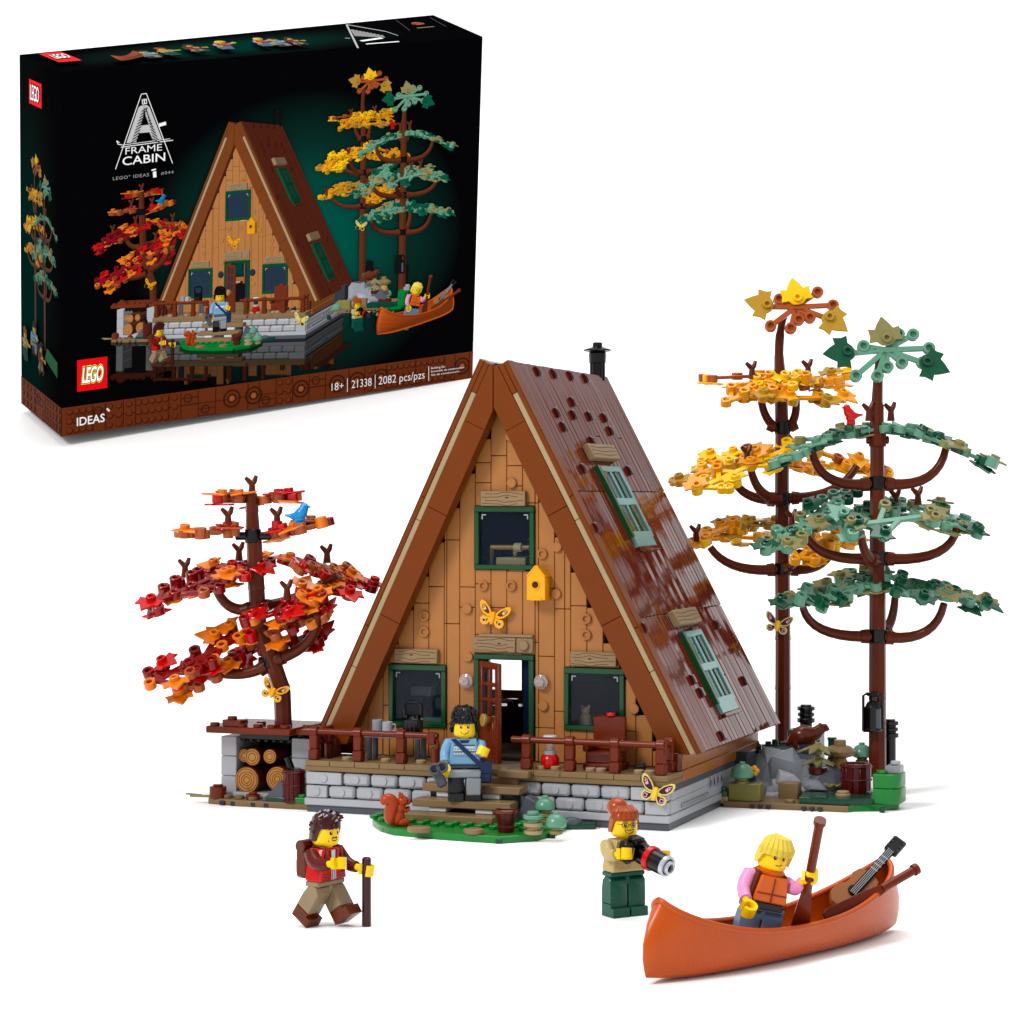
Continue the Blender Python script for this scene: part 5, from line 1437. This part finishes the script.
def carton_mat(name, side):
    m = bpy.data.materials.new(name); MATS[name] = m; m.use_nodes = True
    nt = m.node_tree; b = nt.nodes['Principled BSDF']; L = nt.links.new; N = nt.nodes.new
    b.inputs['Roughness'].default_value = .55; b.inputs['Specular IOR Level'].default_value = .0
    uv = N('ShaderNodeUVMap'); uv.uv_map = 'UVMap'
    if side == 'edge':
        b.inputs['Base Color'].default_value = (.002,.002,.003,1); return m
    mp = N('ShaderNodeMapping'); L(uv.outputs['UV'], mp.inputs['Vector'])
    c, s = {'front':((.56,.46),(2.5,2.3)), 'left':((.2,.40),(1.3,1.3)), 'top':((.42,.45),(2.3,2.0))}[side]
    mp.inputs['Location'].default_value = (-c[0]*s[0], -c[1]*s[1], 0); mp.inputs['Scale'].default_value = (s[0], s[1], 1)
    gr = N('ShaderNodeTexGradient'); gr.gradient_type = 'SPHERICAL'; L(mp.outputs['Vector'], gr.inputs['Vector'])
    cr = N('ShaderNodeValToRGB'); e = cr.color_ramp.elements
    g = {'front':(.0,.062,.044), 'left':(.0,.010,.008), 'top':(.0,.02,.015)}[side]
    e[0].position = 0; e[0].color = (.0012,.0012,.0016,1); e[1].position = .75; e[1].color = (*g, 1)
    x = e.new(.35); x.color = (.002, g[1]*.32, g[2]*.34, 1)
    L(gr.outputs['Fac'], cr.inputs['Fac']); L(cr.outputs['Color'], b.inputs['Base Color'])
    return m
def face_mb(): return []
def quadgrid(fn, nx, ny, name, m, uvr=None):
    vs = []; fs = []; uv = []
    for j in range(ny+1):
        for i in range(nx+1): vs.append(fn(i/nx, j/ny)-E0); uv.append((i/nx, j/ny))
    for j in range(ny):
        for i in range(nx): a = j*(nx+1)+i; fs.append([a,a+1,a+nx+2,a+nx+1])
    return vs, fs, uv
# carton walls as parts
def wall(name, fn, m, matr):
    vs, fs, uv = quadgrid(fn, 24, 24, name, m)
    me = bpy.data.meshes.new(name); me.from_pydata([tuple(v) for v in vs], [], fs)
    l = me.uv_layers.new(name='UVMap')
    for p in me.polygons:
        for li in p.loop_indices: l.data[li].uv = uv[me.loops[li].vertex_index]
    me.materials.append(matr); o = bpy.data.objects.new(name, me); COLL.objects.link(o); o.parent = carton; return o
eps = .0
wall('front_panel', lambda s,t: tri(s,0,t), None, carton_mat('carton_front','front'))
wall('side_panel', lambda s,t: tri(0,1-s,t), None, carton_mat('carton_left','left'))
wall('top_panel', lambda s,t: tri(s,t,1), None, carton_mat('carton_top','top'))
em = carton_mat('carton_edge','edge')
wall('side_panel', lambda s,t: tri(1,s,t), None, em); wall('rear_panel', lambda s,t: tri(1-s,1,t), None, em); wall('bottom_panel', lambda s,t: tri(s,1-t,0), None, em)
fn_front = (CORN[1,0,0]-CORN[0,0,0]).cross(CORN[0,0,1]-CORN[0,0,0]).normalized()
if fn_front.y > 0: fn_front = -fn_front
fn_left = (CORN[0,1,0]-CORN[0,0,0]).cross(CORN[0,0,1]-CORN[0,0,0]).normalized()
if fn_left.x > 0: fn_left = -fn_left
fn_top = (CORN[1,0,1]-CORN[0,0,1]).cross(CORN[0,1,1]-CORN[0,0,1]).normalized()
if fn_top.z < 0: fn_top = -fn_top
FACES = {'front': (lambda s,t: tri(s,0,t), fn_front), 'left': (lambda s,t: tri(0,1-s,t), fn_left), 'top': (lambda s,t: tri(s,t,1), fn_top)}
# print material: face colours from an attribute
pm = bpy.data.materials.new('print_ink'); pm.use_nodes = True; MATS['print_ink'] = pm
at_ = pm.node_tree.nodes.new('ShaderNodeAttribute'); at_.attribute_name = 'ink'
pb = pm.node_tree.nodes['Principled BSDF']; pb.inputs['Roughness'].default_value = .5; pb.inputs['Specular IOR Level'].default_value = .02
pm.node_tree.links.new(at_.outputs['Color'], pb.inputs['Base Color'])
class Ink:
    """flat print on one carton face: polygons in face coordinates (s, t in 0..1) with a colour and a layer height"""
    def __init__(s, face): s.fn, s.n = FACES[face]; s.v = []; s.f = []; s.c = []
    def poly(s, pts, col, h=.03):
        o = len(s.v)
        for u, t in pts: s.v.append(s.fn(u,t)+s.n*h-E0)
        s.f.append(list(range(o, o+len(pts)))); s.c.append(col)
    def rect(s, a, b_, c, d, col, h=.03, nx=1):
        for i in range(nx):
            x0 = a+(b_-a)*i/nx; x1 = a+(b_-a)*(i+1)/nx; s.poly([(x0,c),(x1,c),(x1,d),(x0,d)], col, h)
    def line(s, pts, w, col, h=.03, asp=BW/BH):
        for (xa,ya),(xb,yb) in zip(pts[:-1],pts[1:]):
            dx, dy = (xb-xa)*asp, yb-ya; L = math.hypot(dx,dy) or 1; nx, ny = -dy/L*w/2/asp, dx/L*w/2
            s.poly([(xa-nx,ya-ny),(xb-nx,yb-ny),(xb+nx,yb+ny),(xa+nx,ya+ny)], col, h)
    def circ(s, x, y, r, col, h=.03, ri=0, asp=BW/BH, n=20):
        for i in range(n):
            a, b_ = 2*math.pi*i/n, 2*math.pi*(i+1)/n
            p = [(x+r/asp*math.cos(a), y+r*math.sin(a)), (x+r/asp*math.cos(b_), y+r*math.sin(b_))]
            p += [(x+ri/asp*math.cos(b_), y+ri*math.sin(b_)), (x+ri/asp*math.cos(a), y+ri*math.sin(a))] if ri else [(x,y)]
            s.poly(p, col, h)
    def text(s, body, x, y, size, col, h=.03, asp=BW/BH, shear=0, offset=0, sx=1.0, space=1.0, center=False, fn=None, width=None):
        V, Fc = text2d(body, 1, shear, offset, space=space)
        mn = min(p[0] for p in V); mx = max(p[0] for p in V)
        if width: sx = width*asp/((mx-mn)*size)
        x_ = x-(mn+mx)/2*size*sx/asp if center else x-mn*size*sx/asp
        for f in Fc:
            P = [(x_+V[i][0]*size*sx/asp, y+V[i][1]*size) for i in f]
            if fn: P = [fn(p) for p in P]
            s.poly(P, col, h)
    def build(s, name):
        me = bpy.data.meshes.new(name); me.from_pydata([tuple(v) for v in s.v], [], s.f)
        a = me.color_attributes.new('ink','FLOAT_COLOR','CORNER')
        buf = []
        for f, c in zip(s.f, s.c): buf += [*c, 1.0]*len(f)
        a.data.foreach_set('color', buf)
        me.materials.append(pm); o = bpy.data.objects.new(name, me); COLL.objects.link(o); o.parent = carton; return o
def rgb(r, g, b_, k=.80): return tuple(lin(v)*k for v in (r,g,b_))
# pixel -> front face coordinates
def pinv(px, py, face='front'):
    fn = FACES[face][0]; s, t = .5, .5
    def pr(s,t):
        P = fn(s,t); return CX+F*P.x/P.y, CY-F*(P.z-EYE)/P.y
    for _ in range(12):
        x, y = pr(s,t); e = 1e-4; xs, ys = pr(s+e,t); xt, yt_ = pr(s,t+e)
        a, b_, c, d = (xs-x)/e, (xt-x)/e, (ys-y)/e, (yt_-y)/e; det = a*d-b_*c
        dx, dy = px-x, py-y; s += (d*dx-b_*dy)/det; t += (-c*dx+a*dy)/det
    return s, t
# --- the picture on the front: every thing of the scene seen once more, printed flat and slightly rearranged
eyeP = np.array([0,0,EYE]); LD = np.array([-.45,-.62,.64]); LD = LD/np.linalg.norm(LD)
# corners of the front face: projective map from image to face coordinates
src = [(60.5,71.5),(482.6,36.7),(472.2,377.8),(61.6,436.7)]; dst = [(0,1),(1,1),(1,0),(0,0)]
A_ = []; B_ = []
for (x,y),(u,v) in zip(src,dst):
    A_.append([x,y,1,0,0,0,-u*x,-u*y]); B_.append(u); A_.append([0,0,0,x,y,1,-v*x,-v*y]); B_.append(v)
Hm = np.append(np.linalg.solve(np.array(A_,float), np.array(B_,float)), 1).reshape(3,3)
def art_affine(px, py):
    dx, dy = px-668, py-832
    return 304+.4218*dx-.0063*dy, 338-.0371*dx+.4732*dy
SKIP = ('support','stair')
def root(o):
    while o.parent: o = o.parent
    return o
cn_ = (66,-66,.72); hn_ = (-3,-24,.82); pn_ = (70,-38,.62)
OFF = {'yellow_tree':(8,-4,1),'green_tree':(8,-6,1),'canoe':cn_,'paddle':cn_,'paddle.001':cn_,'guitar':cn_,'toy_figure.003':cn_,
       'toy_figure':hn_,'walking_stick':hn_,'toy_figure.001':pn_,'camera':pn_,'rocky_base':(6,-12,1),'hanging_lantern':(8,-10,1),'maple_tree':(10,-2,1),'bird':(10,-2,1),'butterfly.002':(10,-2,1),'butterfly.003':(8,-10,1)}
ctr = {'canoe':(775,925),'paddle':(775,925),'paddle.001':(775,925),'guitar':(775,925),'toy_figure.003':(775,925),'toy_figure':(335,870),'walking_stick':(335,870),'toy_figure.001':(627,855),'camera':(627,855)}
def collect(objs, mapfn, reflect=False, dim=1.0):
    Vs = []; Fs = []; Cs = []; Ds = []; off = 0
    for o, Wm in objs:
        me = o.data; n = len(me.vertices)
        co = np.empty(n*3); me.vertices.foreach_get('co', co); co = co.reshape(-1,3)
        Wn = np.array(Wm); co = co @ Wn[:3,:3].T + Wn[:3,3]
        if reflect: co[:,2] = -co[:,2]
        X, Dd, Z = co[:,0], co[:,1], co[:,2]-EYE
        P = np.stack([CX+F*X/Dd, CY-F*Z/Dd], 1)
        rn = root(o).name
        px, py = mapfn(P[:,0], P[:,1], rn)
        mc = [np.array([lin(v) for v in COL[m.name if m.name != 'teal' else 'dgreen'][0]]) if m.name in COL else np.array([.02,.04,.07]) for m in me.materials]
        ks = .4 if rn != 'cabin' else .4
        for p in me.polygons:
            vi = list(p.vertices)
            a, b_, c = co[vi[0]], co[vi[1]], co[vi[2]]
            nrm = np.cross(b_-a, c-b_); l = np.linalg.norm(nrm)
            if l < 1e-9: continue
            nrm = nrm/l*(-1 if reflect else 1)
            if reflect and co[vi,2].min() < -7: continue
            if np.dot(nrm, a-eyeP) >= 0: continue
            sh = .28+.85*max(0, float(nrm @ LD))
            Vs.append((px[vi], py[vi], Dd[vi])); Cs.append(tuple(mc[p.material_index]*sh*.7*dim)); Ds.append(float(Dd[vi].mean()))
    return Vs, Cs, Ds
def mapfront(px, py, rn):
    if rn in OFF:
        dx, dy, k = OFF[rn]
        if rn in ctr: c = ctr[rn]; ax, ay = art_affine(*c); x, y = art_affine(px, py); return ax+(x-ax)*k+dx, ay+(y-ay)*k+dy
        x, y = art_affine(px, py)
        return x+dx, y+dy
    x, y = art_affine(px, py)
    return x, y
skip_roots = set()
objs = [(o, W) for o, W in BUILT]
extra_right = {r_.name for r_ in [root(o) for o, W in objs] if r_.name.split('.')[0] in ('rock','block','post','pale_plant','tan_mushroom','otter','bud') and MW.get(r_.name) is not None and MW[r_.name].translation.x > 8}
for n_ in extra_right: OFF[n_] = (6,-12,1)
for o_ in bpy.data.objects:
    if o_.name.startswith('bird') and not o_.name.startswith('birdhouse') and o_.location.x > 10: OFF[o_.name] = (8,-10,1)
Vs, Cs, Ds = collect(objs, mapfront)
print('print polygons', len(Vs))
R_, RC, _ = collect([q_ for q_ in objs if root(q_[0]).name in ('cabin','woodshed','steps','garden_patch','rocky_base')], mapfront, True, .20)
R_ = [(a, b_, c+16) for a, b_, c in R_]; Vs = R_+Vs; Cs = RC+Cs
art = Ink('front')
P0 = np.array(CORN[0,0,0]); Nn = np.array(fn_front); E0n = np.array(E0)
C00,C10,C01,C11 = [np.array(CORN[k]) for k in ((0,0,0),(1,0,0),(0,0,1),(1,0,1))]
def to_face(px, py):
    w = Hm[2,0]*px+Hm[2,1]*py+Hm[2,2]
    return (Hm[0,0]*px+Hm[0,1]*py+Hm[0,2])/w, (Hm[1,0]*px+Hm[1,1]*py+Hm[1,2])/w
for (px, py, Dd), c in zip(Vs, Cs):
    s, t = to_face(px, py)
    if s.min() < .02 or s.max() > .985 or t.max() > .99 or t.min() < .085: continue
    if (s.max()-s.min())*BW < .03 and (t.max()-t.min())*BH < .03: continue
    dirs = np.stack([(px-CX)/F, np.ones_like(px), -(py-CY)/F], 1); pos = eyeP+dirs*((P0-eyeP) @ Nn/(dirs @ Nn))[:,None]
    h = .38-(Dd-68)*.004
    pos = pos+Nn*h[:,None]-E0n
    o_ = len(art.v); art.v += [tuple(p) for p in pos]; art.f.append(list(range(o_, o_+len(pos)))); art.c.append(c)
art.build('printed_picture')
# --- side picture: the two trees again, squeezed
objs2 = [(o, W) for o, W in BUILT if root(o).name in ('yellow_tree','green_tree')]
Vs, Cs, Ds = collect(objs2, lambda a,b_,c: (a,b_))
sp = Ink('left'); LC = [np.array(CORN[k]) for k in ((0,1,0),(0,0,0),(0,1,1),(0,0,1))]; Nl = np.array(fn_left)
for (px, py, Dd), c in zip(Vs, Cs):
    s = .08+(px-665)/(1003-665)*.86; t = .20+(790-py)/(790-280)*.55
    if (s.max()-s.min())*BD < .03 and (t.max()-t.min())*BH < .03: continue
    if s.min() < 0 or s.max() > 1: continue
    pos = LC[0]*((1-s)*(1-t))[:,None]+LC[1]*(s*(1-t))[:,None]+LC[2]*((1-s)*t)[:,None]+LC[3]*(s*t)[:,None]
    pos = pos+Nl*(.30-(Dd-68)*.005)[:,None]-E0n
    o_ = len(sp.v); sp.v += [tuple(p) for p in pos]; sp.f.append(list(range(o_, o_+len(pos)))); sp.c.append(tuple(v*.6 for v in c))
def place_fig(ink, corners, nrm, name, cs, ct, hs, ht, dim, hb):
    V_, C_, _d = collect([(o, W) for o, W in BUILT if root(o).name == name], lambda a,b_,c: (a,b_), dim=dim)
    xs = np.concatenate([v[0] for v in V_]); ys = np.concatenate([v[1] for v in V_]); x0, x1, y0, y1 = xs.min(), xs.max(), ys.min(), ys.max()
    for (px, py, Dd), c in zip(V_, C_):
        s = cs+((px-x0)/(x1-x0)-.5)*hs; t = ct+(.5-(py-y0)/(y1-y0))*ht
        pos = corners[0]*((1-s)*(1-t))[:,None]+corners[1]*(s*(1-t))[:,None]+corners[2]*((1-s)*t)[:,None]+corners[3]*(s*t)[:,None]
        pos = pos+nrm*(hb-(Dd-68)*.004)[:,None]-E0n; o_ = len(ink.v); ink.v += [tuple(p) for p in pos]; ink.f.append(list(range(o_, o_+len(pos)))); ink.c.append(c)
for nm_, cs_, ct_ in (('toy_figure.002',.42,.235),('toy_figure.001',.24,.2),('toy_figure',.62,.19)): place_fig(sp, LC, Nl, nm_, cs_, ct_, .2, .1, .4, .45)
sp.poly([(.7,.2),(1,.17),(1,.215),(.75,.235)], rgb(0,70,35), .4)
sp.build('printed_picture')
# --- logo badges
def badge(face, s0, s1, t0, t1, asp, size, shear=.12, tilt=0, name='logo'):
    ink = Ink(face); ink.rect(s0, s1, t0, t1, rgb(228,8,20), .42, 1)
    cx, cy = (s0+s1)/2, (t0+t1)/2-size*.33
    w = (s1-s0)*.80
    for off, col, h in (((.12,(20,10,8),.44),(.095,(252,205,30),.46),(.05,(20,10,8),.48),(.018,(255,255,255),.50)) if face == 'front' else ((.05,(20,10,8),.46),(.0,(255,255,255),.50))):
        V, Fc = text2d('LEGO', 1, shear, off, space=.92)
        mn = .0; mx = max(p[0] for p in V) ; V0, _ = text2d('LEGO', 1, shear, 0, space=.92); m0 = min(p[0] for p in V0); m1 = max(p[0] for p in V0)
        k = w/(m1-m0)*asp*.86
        for f in Fc: ink.poly([(cx+(V[i][0]-(m0+m1)/2)*k/asp, cy+V[i][1]*size) for i in f], rgb(*col, .95), h)
    ink.build(name)
fa, fb = pinv(75.3,359.5), pinv(105.5,390)
badge('front', fa[0], fb[0], pinv(90,387)[1]-.004, pinv(90,357)[1], BW/BH, .062, shear=.22)
la, lb = pinv(33.5,78.5,'left'), pinv(46,113,'left')
badge('left', la[0], lb[0], lb[1]+.012, la[1]-.0, BD/BH, .06, shear=.05)
ta, tb = pinv(41,56,'top'), pinv(77,60,'top')
badge('top', pinv(45,61,'top')[0], pinv(70,60,'top')[0], .22, .72, BW/BD, .3)
# --- title
ink = Ink('front'); WHT = rgb(240,240,240)
def fp(px, py): return pinv(px, py)
def pl(pts, w=.0020, col=WHT, h=.44): ink.line([fp(*p) for p in pts], w, col, h)
pl([(113.5,168),(139.3,93),(144.3,92.3),(170.5,162)]); pl([(119.5,144),(168,137.5)],.0014)
pl([(117.5,141.5),(114.5,139.5),(116,143),(122,144)]) ; pl([(157,124),(164,122)], .009)
pl([(119,146),(171,139)], .002)
# the big letter with hatched inside
def F2(x, y): return fp(x, y)
Aout = [(124.5,142),(136.5,106.5),(139,104.5),(145,104),(147.5,106),(160,138),(151,139),(147.5,131),(137,132),(134,141)]
hole = [(141.5,124.5),(144,115),(146.5,123.5)]
GR = rgb(190,190,190)
def apoly(pts, col, h): ink.poly([F2(*p) for p in pts], col, h)
apoly([(124.5,142),(136.5,106.5),(139,104.5),(142,104.3),(141.2,115),(138.5,124.5),(137,132),(134,141)], GR, .42)
apoly([(142,104.3),(145,104),(147.5,106),(160,138),(151,139),(147.5,131),(147,123.5),(143.5,114)], GR, .42)
apoly([(138.5,124.5),(147.2,123.5),(148,131),(137,132)], GR, .43)
for k in range(11):
    y = 108+k*3.1; a = (140-(y-104)*.34); pl([(a+1,y+2.4),(a+7,y-1.2)], .0025, rgb(30,30,30), .45); pl([(143+(y-104)*.22,y-1.5),(143+(y-104)*.42,y+2.5)], .0025, rgb(30,30,30), .45)
pl([(141,99),(144,98.5)],.002); pl([(142.2,97.5),(142.4,103)],.003); pl([(140.2,98),(140.4,103),(144.6,102.4),(144.3,97.5)],.002)
def ptext(body, x0, y0, x1, y1, hpx, **kw):
    """text along the line (x0,y0)-(x1,y1) in the photo plane of the front face, height hpx"""
    a = fp(x0,y0); c = fp(x1,y1); V, Fc = text2d(body, 1, kw.get('shear',0), kw.get('offset',0), space=kw.get('space',1))
    mn = min(p[0] for p in V); mx = max(p[0] for p in V); hh = fp(x0,y0-hpx)[1]-a[1]
    cap = kw.get('cap', .70)
    for f in Fc:
        P = []
        for i in f:
            k = (V[i][0]-mn)/(mx-mn); P.append((a[0]+(c[0]-a[0])*k, a[1]+(c[1]-a[1])*k+V[i][1]*hh/cap))
        ink.poly(P, kw.get('col', WHT), kw.get('h', .42))
ptext('FRAME', 123.5, 153.4, 160, 149.2, 6.8, offset=-.004)
ptext('CABIN', 120.5, 164.3, 163.2, 159.6, 8.4, offset=.006)
ptext('LEGO\u00b0 IDEAS', 111, 179, 147, 175, 3.2, space=1.15, col=rgb(150,150,150)); ptext('#044', 159, 173.6, 171.5, 172.2, 3, space=1.2, col=rgb(150,150,150))
pl([(151,173.5),(154.3,172.9)], .016, WHT); pl([(149.5,169),(154,168)], .004)
ink.build('title_print')
# --- brown band with printed brick reliefs
ink = Ink('front'); BR = rgb(102,44,17); DKB = rgb(58,24,10); LB = rgb(150,84,44)
def band(ink, BWf, seed, asp, dim=1.0):
    ink.rect(0,1,0,.083,tuple(v*dim for v in BR),.03,24)
    r = random.Random(seed); x = .01; W_ = BWf
    dk = tuple(v*dim for v in DKB); lb = tuple(v*dim for v in LB)
    while x < .97:
        w = min(r.choice([1.2,1.8,2.6,3.4])/W_, .99-x); k = r.random()
        y0, y1 = (.004,.04) if r.random() < .5 else (.042,.08)
        if k < .35:
            ink.circ(x+w/2, .042,   .027, dk, .06, ri=.022, asp=asp); ink.circ(x+w/2, .042, .014, dk, .06, ri=.010, asp=asp); ink.circ(x+w/2,.042,.008,lb,.06,asp=asp)
        elif k < .75:
            nx = max(1,int(w*W_/.62))
            for i in range(nx):
                for j in range(3):
                    cx_ = x+(i+.5)*w/nx; cy_ = .014+j*.027; ink.circ(cx_,cy_,.0095,dk,.06,asp=asp,n=12); ink.circ(cx_-.001,cy_+.002,.0078,tuple(v*1.05 for v in ink_c(BR,dim)),.08,asp=asp,n=12)
        else:
            for j in range(2): ink.line([(x,y0+.02*j),(x+w,y0+.02*j)],.002,dk,.06,asp)
            ink.circ(x+w*.4, (y0+y1)/2, .013, dk, .07, ri=.010, asp=asp)
        ink.line([(x+w,.002),(x+w,.081)],.0022,dk,.05,asp); ink.line([(x,.041),(x+w,.041)],.0018,dk,.05,asp); x += w
def ink_c(c, d): return tuple(v*d for v in c)
band(ink, BW, 5, BW/BH)
ink.build('brown_band')
ink = Ink('left'); band(ink, BD, 8, BD/BH, .75); ink.build('brown_band')
ink = Ink('front')
ptext('IDEAS', 75, 424.5, 103, 420, 8.2, offset=.015, h=.42); pl([(105.5,409),(107,407.5)], .012, rgb(240,220,200))
for txt, x0, y0, x1, y1, hp in (('18+',329.5,389.5,341.5,387.8,7.5),('21338',349.5,387,369.5,384.3,8),('2082 pcs/pzs',376.5,383.4,422.5,377.0,8)):
    ptext(txt, x0, y0, x1, y1, hp, h=.42, offset=-.005)
pl([(345.3,390.5),(345.3,377)],.0018); pl([(373,387),(373,373)],.0018); pl([(426.5,379.5),(426.5,365)],.0018)
for k, tx in enumerate(('Building Set','Ensemble de construction','Set de construcci\u00f3n')): ptext(tx, 429, 367.8+k*3.4, (443,462,457)[k], (366+k*3.4)-(0,2.6,2)[k], 1.9, h=.42)
ink.build('caption_print')
# --- top prints: figures and the title seen at a slant
ink = Ink('top'); asp = BW/BD
TC = [np.array(CORN[k]) for k in ((0,0,1),(1,0,1),(0,1,1),(1,1,1))]; Nt_ = np.array(fn_top)
for nm_, px_, py_, w_ in (('canoe',128,61,.07),('toy_figure.002',148,58,.05),('toy_figure.001',170,56,.05),('toy_figure',196,53,.055),('toy_figure.003',226,50,.06),('toy_figure.003',264,47,.05),('toy_figure.002',278,46,.05),('toy_figure',296,46,.045)):
    s_, t_ = pinv(px_, py_, 'top'); place_fig(ink, TC, Nt_, nm_, s_, t_, w_, .42, .6, .5)
def tl(pts, w, col=rgb(170,170,170), h=.05): ink.line([pinv(*p,'top') for p in pts], w, col, h, asp)
tl([(358,48.5),(346.5,25),(386,32)],.02); tl([(386,32),(398,36)],.012); tl([(345,38.5),(350,38.8)],.02)
for k in range(9): tl([(352+k*3.6,30+k*.7),(356.5+k*3.4,36.5+k*.2)],.035,rgb(130,130,130))
tl([(361,41.5),(382,38.5)],.05,WHT); tl([(366,44.5),(399,42)],.03,WHT)
ink.circ(*pinv(417,24,'top'),.06,rgb(150,70,50),.05,asp=asp); tl([(412,24.5),(424,24)],.05,rgb(170,80,50)); tl([(417,28.5),(434,27)],.025,rgb(120,110,90))
tl([(396,20.5),(410,31)],.008,rgb(70,60,60)); tl([(430,18),(446,27)],.008,rgb(70,60,60))
ink.build('top_print')

# ================================================================== ground, sloping backdrop, light, camera
Nrm = CW; sy, sx = -Nrm.y/Nrm.z, -Nrm.x/Nrm.z
lowest = min((CORN[k]-(CO)).dot(CW) for k in ((0,0,0),(1,0,0),(0,1,0),(1,1,0)))
Pb = CO+CW*(lowest-.02)
def ground_z(x, y):
    z = Pb.z+sx*(x-Pb.x)+sy*(y-Pb.y); k = 3.0
    return z if z > 40 else k*math.log1p(math.exp(max(-60, min(60, z/k))))
def ground_h(x, y):
    return ground_z(x, y)
vs = []; fs = []; nx, ny = 60, 150
for j in range(ny+1):
    yy = -300+ (j/ny)*1300 if False else (-400 if j == 0 else 20+(j-1)*4.6 if j < 70 else 337.4+(j-70)*18)
    for i in range(nx+1):
        xx = -600+1200*i/nx; z = ground_h(xx, yy) if yy > 128 else 0.0
        if 128 < yy < 150: z *= (yy-128)/22
        vs.append((xx, yy, z))
for j in range(ny):
    for i in range(nx): a = j*(nx+1)+i; fs.append([a,a+1,a+nx+2,a+nx+1])
me = bpy.data.meshes.new('ground'); me.from_pydata(vs, [], fs); me.polygons.foreach_set('use_smooth',[True]*len(fs))
gm = bpy.data.materials.new('studio_paper'); gm.use_nodes = True; gb = gm.node_tree.nodes['Principled BSDF']
gb.inputs['Base Color'].default_value = (.93,.93,.93,1); gb.inputs['Roughness'].default_value = .7; gb.inputs['Specular IOR Level'].default_value = .1
nz = gm.node_tree.nodes.new('ShaderNodeTexNoise'); nz.inputs['Scale'].default_value = .05
mr = gm.node_tree.nodes.new('ShaderNodeMapRange'); mr.inputs['To Min'].default_value = .92; mr.inputs['To Max'].default_value = .94
gm.node_tree.links.new(nz.outputs['Fac'], mr.inputs['Value']); gm.node_tree.links.new(mr.outputs['Result'], gb.inputs['Base Color'])
me.materials.append(gm); g = bpy.data.objects.new('ground', me); COLL.objects.link(g); g['kind'] = 'structure'

GRP = {'toy_figure':'toy figures around the cabin','butterfly':'butterflies','rock':'grey rocks','barrel':'brown barrels','dome_shrub':'sand green dome shrubs','paddle':'canoe paddles','bird':'small birds','mug':'mugs on the camping table','post':'black ringed posts','leaf_plate':'round tan leaf plates'}
for o_ in bpy.data.objects:
    k = o_.name.split('.')[0]
    if o_.parent is None and k in GRP and 'label' in o_: o_['group'] = GRP[k]
w = bpy.data.worlds.new('World'); scene.world = w; w.use_nodes = True
w.node_tree.nodes['Background'].inputs['Color'].default_value = (1,1,1,1); w.node_tree.nodes['Background'].inputs['Strength'].default_value = .70
def area(name, loc, target, size, power, col=(1,1,1)):
    l = bpy.data.lights.new(name, 'AREA'); l.shape = 'RECTANGLE'; l.size = size[0]; l.size_y = size[1]; l.energy = power; l.color = col
    o = bpy.data.objects.new(name, l); COLL.objects.link(o); o.location = loc
    o.rotation_euler = (Vector(target)-Vector(loc)).to_track_quat('-Z','Y').to_euler(); return o
area('key_lamp', (-190,-80,210), (0,110,8), (90,90), 800000, (1,.99,.97))
area('overhead_lamp', (30,160,330), (0,160,0), (260,260), 900000)
cam = bpy.data.cameras.new('camera'); co = bpy.data.objects.new('camera', cam); COLL.objects.link(co)
co.location = (0,0,EYE); co.rotation_euler = (R(90),0,0); cam.sensor_width = 36; cam.lens = 36*F/1024; cam.shift_y = -12/1024
cam.clip_start = 1; cam.clip_end = 3000; scene.camera = co
scene.view_settings.view_transform = 'Standard'; scene.view_settings.look = 'None'; scene.view_settings.exposure = 0
scene.render.engine = 'CYCLES'; scene.cycles.max_bounces = 8; scene.cycles.transparent_max_bounces = 12
